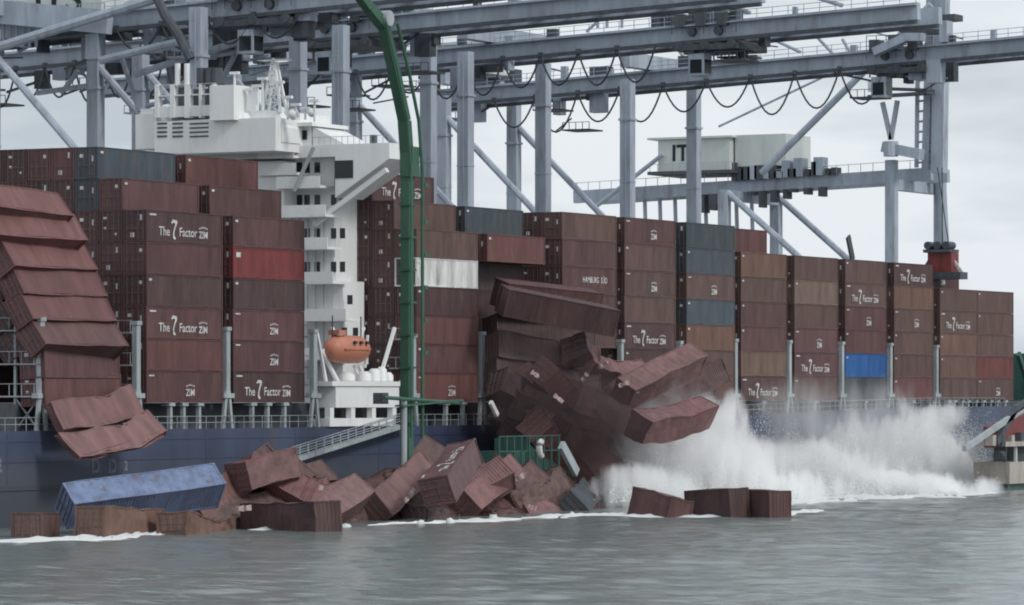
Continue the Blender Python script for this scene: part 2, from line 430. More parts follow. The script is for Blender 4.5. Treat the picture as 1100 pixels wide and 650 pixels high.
bay(XC, W_C, [MAR], 1, base=6); bay(XC, W_C, [MAR, RBR], 2, base=6)
bay(XD, W_D, [(RBR, 'logo'), MAR, RBR, DMAR, (WHT, 'id'), BRN])
bay(XD, W_D, [BRN], 1, base=6); bay(XD, W_D, [(DMAR, 'slogan')], 2, base=7)
for r in range(1, 5): bay(XD, W_D, [random.choice([DMAR, MAR]) for _ in range(6)], r)
for r in range(2, 5): bay(XD, W_D, [random.choice([DMAR, MAR])], r, base=6)
bay(XD, W_D, [DMAR], 3, base=7); bay(XD, W_D, [MAR], 4, base=7)
bay(XE, W_E, [None, None, None, None, None, RBR], 0); bay(XE, W_E, [DMAR, DMAR, DMAR, DMAR, DMAR, RBR, SGR], 1); bay(XE, W_E, [SGR], 2, base=6); bay(XE, W_E, [DMAR], 3, base=6)
bay(XF, W_F, [DMAR, None, BRN, MAR, (MAR, 'caps'), MAR, BRN], 0)
bay(XF, W_F, [DMAR, MAR, DMAR, MAR, DMAR, MAR, DMAR], 1); bay(XF, W_F, [DMAR, MAR], 2, base=5); bay(XE, W_E, [MAR, DMAR, MAR, DMAR, DMAR, MAR], 2)
bay(XG, W_G, [DMAR, DMAR, (DMAR, 'slogan'), BRN, (BRN, 'logo'), BRN, (MAR, 'logo')])
bay(XH, W_H, [BRN, BRN, ORB, GRY, (BRN, 'logo'), GRY, SGR])
bay(XI, W_I, [(DMAR, 'slogan'), LBR, MAR, MAR, BRN, ORB]); bay(XI, W_I, [RBR], 1, base=6)
bay(XJ, W_J, [BRN, (MAR, 'slogan'), (MAR, 'logo'), BRN, LBR, BRN])
bay(XK, W_K, [SGR, BLU, MAR, (MAR, 'logo'), (BRN, 'slogan'), BRN])
bay(XL, W_L, [RBR, BRN, BRN, (BRN, 'logo'), ORB, (DMAR, 'slogan')])
bay(XM, W_M, [BRN, ORB, ORB, (BRN, 'slogan'), BRN], L=12.2); bay(XM, W_M, [(DMAR, 'logo')], 1, base=5)
DRE = (.16, .05, .052); CNAME[DRE] = 'dull red'
bay(XM+12.25, W_N, [(BRN, 'logo'), DRE, BRN, BRN, BRN], L=12.2, doors=False)

for x, wh, n in ((XG, W_G, 7), (XH, W_H, 7), (XI, W_I, 6), (XJ, W_J, 6), (XK, W_K, 6), (XL, W_L, 6), (XM, W_M, 5), (XM+12.25, W_N, 5)): bay(x, wh, [random.choice([MAR, DMAR, BRN]) for _ in range(n)], 1)
for r in (1, 2): bay(XC, W_C, [random.choice([MAR, DMAR]) for _ in range(6)], r)
# ------------------------------------------------------------------ fallen and falling containers
def solve(O, A, B, Y, L, h, far=True, bnear=True):
    """O, A, B photo pixels of three corners of one face; returns O, e1 (length), e2"""
    o = PY(O[0], O[1], Y) if not isinstance(Y, Vector) else Y
    r = ray(*A).normalized(); oc = CAM-o; b = oc.dot(r); c = oc.dot(oc)-L*L; dsc = b*b-c
    t = -b+(sqrt(dsc) if far else -sqrt(dsc)) if dsc > 0 else -b
    e1 = (CAM+r*t-o).normalized()
    u = e1.cross(UP if abs(e1.z) < .9 else RT).normalized(); v = u.cross(e1)
    best = None; vd = ray(*O).normalized()
    for i in range(720):
        a = i*pi/360; e2 = u*cos(a)+v*sin(a)
        dn = e2.dot(vd)
        if (dn > 0.02) == bnear: continue
        q = proj(o+e2*h); er = (q[0]-B[0])**2+(q[1]-B[1])**2
        if best is None or er < best[0]: best = (er, e2)
    return o, e1, best[1]
def fallen(O, A, B, Y, col, label, face='top', L=12.2, far=True, bnear=True, text=None, var=0, group='containers fallen overboard', doors=True, flip=False, sq=1):
    h = CW if face == 'top' else CH; d = CH if face == 'top' else CW*sq
    o, e1, e2 = solve(O, A, B, Y, L, h, far, bnear)
    e3 = e1.cross(e2).normalized()
    if e3.dot(ray(*O)) < 0: e3 = -e3
    cen = o+e1*L/2+e2*h/2+e3*d/2
    if face == 'top': z = -e3; 
    else: z = -e2
    x = -e1 if flip else e1
    y = z.cross(x)
    org = cen-z*CH/2
    mt = Matrix(((x.x, y.x, z.x, org.x), (x.y, y.y, z.y, org.y), (x.z, y.z, z.z, org.z), (0, 0, 0, 1)))
    return container(mt, col, label, group, L, text, var, doors, sq)
DF[1] = crush(1, .14, .0, .2); DF[2] = crush(2, .22, -.25, .4); DF[3] = crush(3, .32, .15, .6); DF[4] = crush(4, .07); DF[5] = crush(5, .3, -.6, .4)

# the leaning stack at the far left, which has slid outboard
LEAN = 'containers of the slumped stack at the left'
SLU = (.165, .078, .076); CNAME[SLU] = 'reddish maroon'
fl = [((0-38, 193), (62, 207), (-22, 217), SLU, 'topmost reddish slab of the slumped stack at far left'),
      ((-20, 223), (80, 230), (-10, 246), SLU, 'second from top container of the slumped stack at left'),
      ((0, 256), (90, 261), (14, 283), SLU, 'third from top container of the slumped left stack, left end showing'),
      ((12, 284), (103, 288), (22, 310), RBR, 'fourth from top container of the slumped left stack'),
      ((21, 312), (112, 315), (33, 339), RBR, 'fifth from top container of the slumped left stack'),
      ((32, 341), (122, 344), (46, 366), MAR, 'sixth from top container of the slumped left stack'),
      ((47, 370), (128, 372), (48, 397), MAR, 'upright container between grey posts at the foot of the slumped stack'),
      ((48, 400), (130, 402), (49, 427), RBR, 'upright container right above the two buckled ones at left')]
base = Vector((0, 0, 0))
for i, (O, A, B, col, lab) in enumerate(fl):
    Yi = Y0-.4 if i >= 6 else Y0+ (5-i)*.9+.4
    fallen(O, A, B, Yi, col, lab, 'side', 12.2, var=4 if i < 6 else 0, group=LEAN, bnear=True, sq=.8 if i < 6 else 1)
    # their neighbours one row further in
    if i in (2, 3, 4, 5):
        fallen((O[0]-21, O[1]+6), (A[0]-21, A[1]+4), (B[0]-21, B[1]+8), Yi+2.7, DMAR, 'dark container, door end showing, behind the %s slumped slab' % ['third', 'fourth', 'fifth', 'sixth'][i-2], 'side', 12.2, var=4, group=LEAN)
fallen((53, 430), (141, 413), (66, 457), Y0-1.6, PNK, 'upper of two buckled containers hanging over the rail at left', 'side', 12.2, var=2, group=LEAN, sq=.3)
fallen((62, 464), (158, 438), (82, 488), Y0-3.0, PNK, 'lower twisted container with torn end hanging over hull at left', 'side', 12.2, var=5, group=LEAN, sq=.22)

# containers caught falling in the middle
FALL = 'containers falling in the middle collapse'
fallen((532, 298), (634, 309), (536, 302), 198, MAR, 'maroon container just above the slanting bright roof edge', 'top', 12.2, group=FALL, doors=False)
fallen((538, 305), (657, 328), (544, 310), 195, DMAR, 'dark container sliding out with bright slanting roof edge', 'top', 12.2, var=0, group=FALL, far=True, doors=False)
fallen((533, 336), (640, 352), (533, 362), 198, DMAR, 'dark container in shadow right below the slanting roof edge', 'side', 12.2, var=4, group=FALL)
fallen((535, 354), (645, 372), (535, 381), 196.5, BRN, 'brown container sagging under the shadowed dark one', 'side', 12.2, var=1, group=FALL)
fallen((533, 382), (645, 396), (533, 409), 196.5, DMAR, 'dark container lowest of the sagging middle stack', 'side', 12.2, var=1, group=FALL)
FILL = [(562, 406, -14, 195, 4, DMAR, 'sliding under the lowest sagging container'), (590, 398, -8, 196, 1, BRN, 'right end of the sagging stack'), (632, 384, -38, 193, 1, MAR, 'left of the pale peeled roof'), (655, 402, -22, 192, 4, DMAR, 'under the pale peeled roof'),
        (566, 428, -34, 194, 1, RBR, 'leaning from the foot of the tall grey post'), (576, 430, -42, 191, 4, MAR, 'diving toward the green barge'), (590, 418, -30, 189, 1, BRN, 'in the middle of the dust cloud'), (612, 402, -48, 188, 4, RBR, 'standing steeply in the dust'), (640, 418, -26, 187, 1, PNK, 'under the tilted mid-air container'),
        (672, 446, -12, 190, 1, BRN, 'where the dust meets the white spray'), (598, 450, -50, 186, 1, RBR, 'plunging right of the barge house'), (628, 462, -36, 186, 4, MAR, 'just above the black tilted end'), (655, 455, -58, 189, 1, DMAR, 'dipping into the spray above the lone floating one'), (700, 420, 12, 195, 1, DMAR, 'half hidden behind the spray peak'),
        (572, 446, -38, 192, 3, DMAR, 'folded over the barge roof'), (620, 436, 24, 190, 3, MAR, 'crossing the others in the dust centre'), (650, 484, -30, 187, 3, DMAR, 'lowest of all in the dust'), (585, 400, -60, 192, 1, PNK, 'pale edged one falling end first')]
for i, (px, py, ang, Yf, var, col, wh) in enumerate(FILL):
    rr = random.Random(i*7+3); ln = rr.uniform(62, 92); a = -radians(ang); dx, dy = ln*cos(a), ln*sin(a); hh = rr.uniform(22, 26)
    qx, qy = (8, 13) if px < 610 else (0, 2)
    fallen((px-12+qx, py-8+qy), (px-12+dx+qx, py-8+dy+qy), (px-12-dy/ln*hh*.9+qx, py-8+dx/ln*hh+qy), Yf, col, rr.choice(['battered', 'crushed', 'dusty']) + ' ' + CNAME[col] + ' container ' + wh, rr.choice(['side', 'side', 'top']), 12.2, var=var, group=FALL)
fallen((663, 405), (742, 367), (684, 420), 188, PNK, 'tilted container in mid-air with pale roof and white square', 'top', 12.2, var=1, text='id', group=FALL)
fallen((680, 440), (752, 424), (696, 450), 184, PNK, 'pale roofed container half lost in spray under the tilted one', 'top', 12.2, var=2, group=FALL)
fallen((604, 388), (632, 430), (632, 380), 192, DMAR, 'dark container end-on, tumbling left of the tilted one', 'side', 12.2, var=3, group=FALL)
fallen((545, 392), (640, 452), (538, 414), 193, DMAR, 'dark container diving to the right in the dust', 'side', 12.2, var=2, group=FALL)
fallen((560, 380), (628, 392), (562, 405), 196, BRN, 'brown container disappearing behind the dust cloud', 'side', 12.2, var=1, group=FALL)
fallen((572, 425), (660, 470), (562, 446), 190, DMAR, 'crumpled dark container diving toward the green barge', 'side', 12.2, var=3, group=FALL)
fallen((640, 400), (700, 440), (628, 418), 194, DMAR, 'battered dark container below the mid-air one', 'side', 12.2, var=3, group=FALL)
fallen((650, 432), (715, 462), (642, 452), 191, DMAR, 'dark crushed container sinking into the spray', 'side', 12.2, var=5, group=FALL)
fallen((628, 372), (692, 386), (640, 388), 191, PNK, 'bent container roof peeled up left of the slogan container', 'top', 12.2, var=5, group=FALL)
fallen((690, 418), (776, 384), (690, 440), 192, DMAR, 'dark container wedged under the tilted mid-air one', 'side', 12.2, var=1, group=FALL)
fallen((700, 400), (770, 405), (700, 425), 197, MAR, 'maroon container leaning out from the deck edge above spray', 'side', 12.2, var=1, group=FALL)
fallen((598, 445), (640, 500), (585, 460), 186, DMAR, 'dark crushed container plunging beside the pale stick of debris', 'side', 12.2, var=5, group=FALL)

# more of the heap between the hull and the outer boxes
HEAP = [(196, 536, 8, 'behind the crumpled rust brown one'), (214, 528, 25, 'touching the lower right corner of the blue one'), (238, 512, 32, 'sloping up beside the blue container end'), (270, 492, 40, 'highest on the left hump of the heap'), (292, 488, 14, 'capping the left hump below the gangway foot'),
        (312, 502, -25, 'sliding off the left hump toward the mast'), (322, 520, 15, 'right of the left hump, above the dark one'), (345, 515, -10, 'behind the pale tilted roof'), (366, 532, 30, 'poking out right of the pale tilted roof'), (392, 512, 20, 'left of the mast foot, high on the heap'),
        (410, 528, 55, 'steep one just left of the upended container'), (426, 505, 42, 'leaning on the mast foot'), (438, 498, 60, 'standing close behind the upended container'), (470, 540, 5, 'below the dark door end'), (505, 505, 30, 'between the upended and the propped one'),
        (522, 512, -20, 'behind the propped pink one'), (575, 510, 25, 'crumpled right behind the propped one'), (590, 520, -30, 'folded over below the barge rail'), (610, 535, 12, 'left of the black tilted end'), (640, 532, -38, 'falling away right of the black tilted end'), (560, 540, -8, 'flat in the water below the folded one'), (590, 542, 15, 'awash near the centre foam'), (462, 552, -12, 'lowest under the upended lettered one'), (420, 556, 10, 'at the foam just below the steep one'), (290, 552, 12, 'behind the dark one at the waterline'), (345, 556, -14, 'in the water right of the dark one'), (505, 552, 18, 'half sunk left of the propped one'), (545, 520, 48, 'pressed against the propped one'), (455, 508, 38, 'over the left shoulder of the upended one'), (605, 552, -6, 'in the foam under the folded ones'), (378, 545, -30, 'tipping over left of the steep one'), (246, 545, -22, 'behind the crumpled rust brown box'), (655, 545, 5, 'sinking last at the right of the heap')]
for i, (px, py, ang, wh) in enumerate(HEAP):
    rr = random.Random(i*5+11); Yf = rr.uniform(182, 188); ln = rr.uniform(55, 85); a = -radians(ang); dx, dy = ln*cos(a), ln*sin(a); hh = rr.uniform(20, 27)
    c = rr.choice([MAR, BRN, RBR, PNK, MAR, PNK])
    fallen((px-dx*.5, py-dy*.5), (px+dx*.5, py+dy*.5), (px-dx*.5-dy/ln*hh*.9, py-dy*.5+dx/ln*hh), Yf, c, 'crushed ' + CNAME[c] + ' container ' + wh, rr.choice(['top', 'side']), rr.choice([6.1, 12.2, 12.2]), var=rr.choice([1, 1, 2, 5]), group='containers fallen into the water')
# afloat in front of the hull
FLO = 'containers fallen into the water'
fl = [((67, 519), (230, 497), (77, 541), 186.5, (.15, .20, .32), 'long blue container lying aslant on top of the debris', 'top', 13.7, True, 4, None),
      ((112, 543), (176, 546), (112, 576), 177.5, ORB, 'rust brown container afloat under the long blue one', 'side', 12.2, True, 1, None),
      ((46, 550), (64, 551), (46, 578), 181, BRN, 'small pale brown container end at the far left waterline', 'side', 6.1, True, 4, None),
      ((200, 546), (252, 556), (203, 578), 176, ORB, 'crumpled rust brown container right of the one under blue', 'side', 12.2, True, 2, None),
      ((232, 527), (318, 489), (250, 545), 186, BRN, 'pinkish container sloping up right of the blue one', 'top', 12.2, True, 2, None),
      ((215, 545), (300, 520), (228, 560), 183, BRN, 'dull brown container wedged low beside the crumpled one', 'top', 12.2, True, 3, None),
      ((268, 510), (345, 492), (280, 525), 189, BRN, 'brown container lying behind the sloping pinkish one', 'top', 12.2, True, 3, None),
      ((258, 541), (338, 538), (259, 570), 181, DMAR, 'dark container with bright roof edge at the waterline', 'side', 12.2, False, 1, 'id'),
      ((300, 535), (375, 510), (312, 548), 185, PNK, 'container with crumpled shiny roof behind the dark one', 'top', 12.2, True, 3, None),
      ((324, 545), (381, 508), (346, 563), 180, PNK, 'pale pinkish container roof tilted toward the water', 'top', 12.2, True, 4, None),
      ((383, 520), (448, 492), (398, 545), 187, MAR, 'maroon container leaning behind the pale tilted roof', 'side', 12.2, True, 1, None),
      ((400, 560), (452, 487), (412, 575), 184, BRN, 'brown container standing steeply on end beside shiny lettered one', 'top', 12.2, True, 1, None),
      ((448, 517), (480, 478), (485, 508), 177, MAR, 'upended container with white slogan on top and dark door end', 'side', 12.2, True, 1, 'slogan'),
      ((420, 545), (452, 520), (432, 562), 183, DMAR, 'short dark container between the upended one and the steep one', 'side', 6.1, True, 2, None),
      ((498, 526), (548, 487), (521, 551), 181, PNK, 'pink container propped up with open frame end facing out', 'top', 12.2, True, 4, None),
      ((505, 500), (560, 510), (505, 520), 188, RBR, 'reddish container lying behind the upended and propped ones', 'side', 12.2, True, 3, None),
      ((553, 528), (600, 505), (566, 545), 183, BRN, 'crushed brown container right of the propped pink one', 'top', 12.2, True, 5, None),
      ((565, 545), (612, 528), (580, 562), 181, PNK, 'bent pale sided container low in the water centre', 'top', 12.2, True, 3, None),
      ((600, 522), (640, 512), (600, 548), 184, DMAR, 'dark upright container behind the greenish black one', 'side', 12.2, True, 3, None),
      ((612, 527), (626, 512), (642, 556), 181, SGR, 'black tilted container end below the pale stick', 'side', 12.2, True, 1, None),
      ((633, 520), (668, 548), (620, 530), 186, BRN, 'brown crumpled container sliding into the water by spray', 'top', 12.2, True, 2, None),
      ((680, 522), (722, 532), (677, 552), 181, MAR, 'lone small maroon container afloat right of the heap', 'side', 6.1, False, 1, None),
      ((734, 527), (783, 525), (737, 555), 180, DMAR, 'left one of the two linked containers afloat in spray', 'side', 6.1, False, 4, None),
      ((784, 525), (827, 527), (785, 555), 180, MAR, 'right one of the two linked containers afloat in spray', 'side', 6.1, False, 4, None),
      ((460, 540), (505, 548), (462, 565), 180, DMAR, 'dark sunken container under the upended lettered one', 'side', 12.2, True, 3, None),
      ((350, 548), (412, 545), (350, 572), 183, DMAR, 'dark container half submerged under the pale tilted roof', 'side', 12.2, True, 2, None),
      ((530, 545), (585, 548), (530, 570), 180, MAR, 'maroon container nearly sunk in front of the propped one', 'side', 12.2, True, 3, None),
      ((590, 550), (650, 552), (590, 572), 180, DMAR, 'dark container awash below the black tilted end', 'side', 12.2, True, 2, None)]
for O, A, B, Y, col, lab, face, L, far, var, txt in fl:
    if col not in CNAME: CNAME[col] = 'blue'
    if O[0] in (680, 734, 784): Y = PZ(O[0], 554).y
    fallen(O, A, B, Y, col, lab, face, L, far, True, txt, var, FLO, doors=True)
# ------------------------------------------------------------------ the ship
YH = 198.15
def hz(x): return 9.5 if x < 370 else 9.5+1.5*min(1, (x-370)/95)
ship = empty('container_ship', (320, YH, 0), 'huge navy hulled container ship moored under the cranes', 'ship')
mb = MB(); xs = [170+10*i for i in range(37)]; o = 0
prof = lambda x: [(YH+.9, -3.0), (YH+.25, 2.0), (YH, 5.0), (YH, hz(x)), (YH+.35, hz(x)), (YH+.35, hz(x)-.3), (YH+40, hz(x)-.3), (YH+40, -3.0)]
for x in xs:
    for y, z in prof(x): mb.v.append(Vector((x, y, z)))
k = 8
for i in range(len(xs)-1):
    for j in range(k): mb.f.append((i*k+j, (i+1)*k+j, (i+1)*k+(j+1) % k, i*k+(j+1) % k))
mb.f.append(tuple(range(k))); mb.f.append(tuple(o+(len(xs)-1)*k for o in range(k))[::-1])
hull = mb.build('hull', M['hull'], ship)
# rubbing strakes and plate laps
for z, h in ((8.6, .12), (6.9, .06), (4.6, .06)):
    m = MB(); m.box((172, YH-.05, z), (528, YH+.02, z+h)); m.build('hull_strake', M['hull'], ship)
for i in range(17):
    x = 262+i*15; m = MB(); m.box((x, YH-.035, 5.1), (x+.12, YH+.02, 9.3)); m.build('plate_lap', M['hull'], ship)
# hatch coaming behind the walkway
mb = MB().box((180, YH+2.6, 9.3), (335, YH+38, 11.72)).box((345.5, YH+2.6, 9.3), (512, YH+38, 11.72))
mb.build('hatch_coaming', M['craned'], ship)
def walk_rail(x0, x1, name='deck_railing'):
    m = MB(); n = int((x1-x0)/1.5)
    for i in range(n+1):
        x = x0+(x1-x0)*i/n; m.beam((x, YH+.2, hz(x)), (x, YH+.2, hz(x)+1.1), .05)
    for dz in (.55, 1.1): m.beam((x0, YH+.2, hz(x0)+dz), (x1, YH+.2, hz(x1)+dz), .045)
    m.build(name, M['lash'], ship)
for a, b in ((262, 298), (298, 326), (345, 370), (370, 410), (410, 440), (440, 470), (470, 496)): walk_rail(a, b)
# small stanchions that carry the outer containers, one or two per bay
def stanchion(x, w=.35):
    m = MB(); m.beam((x, YH+.6, hz(x)-.2), (x, YH+.6, 11.76), w, w); m.box((x-.45, YH+.3, 11.5), (x+.45, YH+1.2, 11.775)); m.build('stanchion', M['lash'], ship)
for x in [XB+4, XB+6.1, XB+8.6, XC+3.5, XC+6.1, XC+9, XD+6.1, XD+9.5]+[b+6.1 for b in (XG, XH, XI, XJ, XK, XL)]+[XM+3, XM+5, XM+7.5, XM+9.5, XM+12, XM+14.5, XM+17, XM+19.3, XM+22]: stanchion(x)
# lashing bridges in the gaps between bays: a tall grey frame right across the ship
def lashing_bridge(x, ztop=18.4, rows=9):
    zb = hz(x)-.2
    for r in range(rows):
        y = Y0+.15+r*RP; m = MB()
        if r == 0:
            m.beam((x, y, 12.6), (x, y, ztop), .5, .6)
            m.beam((x-.75, y-.1, zb), (x-.18, y-.1, 12.9), .28, .34); m.beam((x+.75, y-.1, zb), (x+.18, y-.1, 12.9), .28, .34)
            m.box((x-.85, y-.35, 12.2), (x+.85, y+.28, 12.62)); m.box((x-.36, y-.36, ztop), (x+.36, y+.34, ztop+.35))
        else:
            m.beam((x, y, zb), (x, y, ztop), .22, .22)
        m.build('lashing_post', M['lash'], ship)
    for z in (12.4, 15.1, 17.9):
        m = MB(); m.box((x-.42, Y0+.4, z-.12), (x+.42, Y0+rows*RP, z)); m.build('lashing_platform', M['lash'], ship)
        if z > 13 or True:
            m = MB(); m.beam((x-.42, Y0+.4, z+1.0), (x-.42, Y0+rows*RP, z+1.0), .06); 
            for r in range(rows*2): m.beam((x-.42, Y0+.5+r*RP/2, z), (x-.42, Y0+.5+r*RP/2, z+1), .05)
            m.build('lashing_railing', M['lash'], ship)
XA = Xat(45)
lashing_bridge(XA, 18.6, 8)
for px, zt in ((148, 18.5), (244.5, 18.2), (518.5, 18.4), (668, 18.0), (731, 18.0), (790.5, 18.4), (848.5, 18.4), (905, 18.4), (957, 18.4), (1006.5, 18.3)):
    lashing_bridge(Xat(px), zt, 3 if px > 150 else 8)
lashing_bridge(Xat(338), 18.2, 2)
lashing_bridge(Xat(444.5), 18.0, 1)
# diagonals on the exposed bridge at the left
for r in range(0, 7, 2):
    m = MB(); m.beam((XA-.1, Y0+.15+r*RP, 9.4), (XA-.1, Y0+.15+(r+1)*RP, 12.3), .12); m.build('cross_brace', M['lash'], ship)
    m = MB(); m.beam((XA-.1, Y0+.15+(r+1)*RP, 9.4), (XA-.1, Y0+.15+r*RP, 12.3), .12); m.build('cross_brace', M['lash'], ship)
# low dark containers still standing in the inner rows of the emptied bay
for r in range(3, 8):
    for t in range(3):
        stack(XA+1.3, r, t, random.choice([MAR, DMAR]), 'bay emptied by the slump at far left')

# deckhouse
DX0, DX1 = 340.6, 345.0
def pxz(py, X, Y): return HC+(HOR-py)*(X*cos(TH)+Y*sin(TH))/FPX
YD = 205.2
dh = MB()
zt = 35.3
dh.box((DX0, YD, 11), (DX1, 227, zt))
dh.box((DX0-.2, YD-1.1, 11), (DX1-.6, YD+.002, pxz(302, DX0, YD)))              # lower, wider part
body = dh.build('deckhouse_wall', M['ship'], ship)
m = MB(); m.box((DX0-1.8, YD-1.2, zt), (DX1+.1, 227.5, zt+1.15)); m.build('bridge_deck_bulwark', M['ship'], ship)
# bridge wing: box girder tapering outboard, open underneath
def wing():
    y0, y1 = 198.0, YD-1.2; zt1 = zt+1.15; zb = zt-.35
    x0, x1 = DX0-1.8, DX1-1
    vs = [(x0, y0, zb), (x0, y0, zt1), (x0, y1, zt1), (x0, y1, zb-3.6), (x1, y0, zb), (x1, y0, zt1), (x1, y1, zt1), (x1, y1, zb-3.6)]
    return MB().add(vs, [(0, 3, 2, 1), (4, 5, 6, 7), (0, 1, 5, 4), (1, 2, 6, 5), (2, 3, 7, 6), (3, 0, 4, 7)])
wing().build('bridge_wing', M['ship'], ship)
def pane(x, y0, y1, z0, z1, name='window'):
    m = MB().box((x-.06, y0, z0), (x+.02, y1, z1)); return m.build(name, M['glass'], ship)
def side_pane(y, x0, x1, z0, z1):
    return MB().box((x0, y-.06, z0), (x1, y+.02, z1)).build('window', M['glass'], ship)
pane(DX0-1.8, 202.0, 204.0, zt-2.1, zt-.4)       # the square opening in the wing
# strut under the wing, with dark gap
m = MB(); m.beam((DX0-1.2, 198.6, zt-1.4), (DX0-1.2, YD+1.5, zt-6.4), .5, .5); m.build('wing_strut', M['ship'], ship)
# wheelhouse
WX = DX0-1.2
m = MB(); m.box((WX, 207.0, zt+1.15), (DX1, 226, zt+3.0)); m.build('wheelhouse', M['ship'], ship)
m = MB(); m.box((WX-.9, 206.4, zt+3.0), (DX1+.3, 226.6, zt+3.35)); m.build('wheelhouse_roof', M['ship'], ship)
m = MB(); m.add([(WX, 203.2, zt+1.15), (WX, 206.9, zt+1.15), (WX, 206.9, zt+3.0), (DX1, 203.2, zt+1.15), (DX1, 206.9, zt+1.15), (DX1, 206.9, zt+3.0)], [(0, 1, 2), (3, 5, 4), (0, 3, 4, 1), (1, 4, 5, 2), (0, 2, 5, 3)]); m.build('wheelhouse_cheek', M['ship'], ship)
for i in range(7):
    y = 207.5+i*2.35; m = pane(WX, y, y+1.85, zt+1.75, zt+2.65)
m = MB(); m.box((WX-.5, 208, zt+3.36), (DX1-.5, 214, zt+4.3)); m.build('monkey_island_locker', M['ship'], ship)
# windows up the tower
for py in (215, 251, 287):
    for px in (358.5, 368):
        z = pxz(py, DX0, YD+1); p = PX(px, py, DX0); pane(DX0, p.y-.28, p.y+.28, z-.5, z+.5)
for px, py in ((376, 322), (370, 357), (382, 357)):
    p = PX(px, py, DX0-.2); pane(DX0-.2, p.y-.28, p.y+.28, p.z-.45, p.z+.45)
# balconies on the forward face: deck slabs with railings and stairs, stepped outboard
for i, (py, px0, px1) in enumerate(((168, 296, 316), (186, 296, 318), (200, 316, 344), (231, 318, 350), (266, 330, 352), (303, 336, 358), (343, 336, 372), (385, 336, 360))):
    a = PX(px1, py, DX0-2.6); b = PX(px0, py, DX0-2.6)
    m = MB(); m.box((DX0-2.7, a.y, a.z-.15), (DX0-.0, b.y+2, a.z+.1)); m.build('balcony_deck', M['ship'], ship)
    m = MB(); m.box((DX0-2.7, a.y, a.z+.1), (DX0-2.62, b.y+2, a.z+1.0)); m.build('balcony_bulwark', M['ship'], ship)
m = MB(); a = PX(316, 205, DX0-3); b = PX(337, 158, DX0-3); m.beam(a, b, .35, .25); m.build('stairway', M['lash'], ship)
for i in range(5):
    m = MB(); y = 206.2+i*.9; m.tube([(DX0-.25, y, 14), (DX0-.25, y, 30)], .07, 6); m.build('downpipe', M['lash'], ship)
for py in (180, 215, 251, 287):
    for px in (322, 330, 341):
        p = PX(px, py, DX0); pane(DX0, p.y-.3, p.y+.3, p.z-.5, p.z+.5)
# tall enclosed block inboard of the balconies (seen above the container tops)
m = MB(); m.box((DX0-2.2, 209.5, 30), (DX0-.01, 227, zt-.3)); m.build('accommodation_block', M['ship'], ship)
# engine casing and funnel
FX = 334.5
def fp(px, py): return PX(px, py, FX)
def rectX(name, m_, px0, px1, py0, py1, dx=0.0, th=.3):
    a = fp(px0, py1); b = fp(px1, py0); q = MB(); q.box((FX+dx, b.y, a.z), (FX+dx+th, a.y, b.z)); return q.build(name, m_, ship)
rectX('casing_wall', M['ship'], 166, 296, 126, 166, 0, 6)
rectX('casing_wall', M['ship'], 143, 165.5, 122, 160, .4, 5)
rectX('casing_cap', M['ship'], 146, 160, 116, 122.5, .8, 3)
rectX('funnel_back', M['craned'], 168, 229, 92, 126, 3.0, 2)
for a, b in ((166, 170), (182.5, 187), (198, 203.5), (213.5, 216), (227, 229.5)): rectX('funnel_pillar', M['ship'], a, b, 90.5, 126.5, 0, .7)
for a, b in ((89, 92), (100, 104), (112.5, 126.4)): rectX('funnel_crossbar', M['ship'], 166.3, 229.2, a, b, .08, .5)
rectX('exhaust_house', M['ship'], 230, 256, 91.5, 130, -.8, 4.5)
for a, b in ((169, 179.5), (185.5, 196.5), (204, 224)):
    for k2 in range(4): rectX('louvre', M['craned'], a, b, 131.5+k2*4.6, 133.8+k2*4.6, -.07, .1)
for px in (189, 199):
    m = MB(); m.tube([fp(px, 92)+Vector((.3, 0, 0)), fp(px, 68)+Vector((.3, 0, 0))], .28, 8); m.build('exhaust_pipe', M['ship'], ship)
for px in (208, 217, 224):
    m = MB(); m.tube([fp(px, 92)+Vector((1.5, 0, 0)), fp(px, 72)+Vector((1.5, 0, 0))], .55, 10); m.build('exhaust_pipe', M['craned'], ship)
# sloping casing right of the funnel, under the radar mast
m = MB()
a = [fp(258, 132), fp(270, 118), fp(290, 118), fp(297, 136), fp(297, 152), fp(258, 150)]
n = len(a); m.add([p+Vector((1, 0, 0)) for p in a]+[p+Vector((4.5, 0, 0)) for p in a], [tuple(range(n))]+[tuple(range(n, 2*n))[::-1]]+[(i, i+n, (i+1) % n+n, (i+1) % n) for i in range(n)])
m.build('mast_house', M['ship'], ship)
def mast(px, base, top, wb, nm='radar_mast'):
    m = MB(); lvl = 5
    for s in (-1, 1):
        for dx in (-.6, .6):
            m.beam(fp(px+s*wb, base)+Vector((2+dx, 0, 0)), fp(px+s*1.2, top)+Vector((2+dx*.3, 0, 0)), .22)
    for i in range(lvl):
        f0 = i/lvl; f1 = (i+1)/lvl; y0 = base+(top-base)*f0; y1 = base+(top-base)*f1; w0 = wb+(1.2-wb)*f0; w1 = wb+(1.2-wb)*f1
        m.beam(fp(px-w0, y0)+Vector((1.6, 0, 0)), fp(px+w1, y1)+Vector((1.6, 0, 0)), .13); m.beam(fp(px+w0, y0)+Vector((1.6, 0, 0)), fp(px-w1, y1)+Vector((1.6, 0, 0)), .13)
        m.beam(fp(px-w1, y1)+Vector((1.6, 0, 0)), fp(px+w1, y1)+Vector((1.6, 0, 0)), .13)
    m.build(nm, M['ship'], ship)
mast(283, 120, 65, 10)
m = MB(); m.box(tuple(min(a, b) for a, b in zip(fp(268, 64)+Vector((1.3, 0, 0)), fp(298, 62.4)+Vector((2.7, 0, 0)))), tuple(max(a, b) for a, b in zip(fp(268, 64)+Vector((1.3, 0, 0)), fp(298, 62.4)+Vector((2.7, 0, 0))))); m.build('radar_scanner', M['ship'], ship)
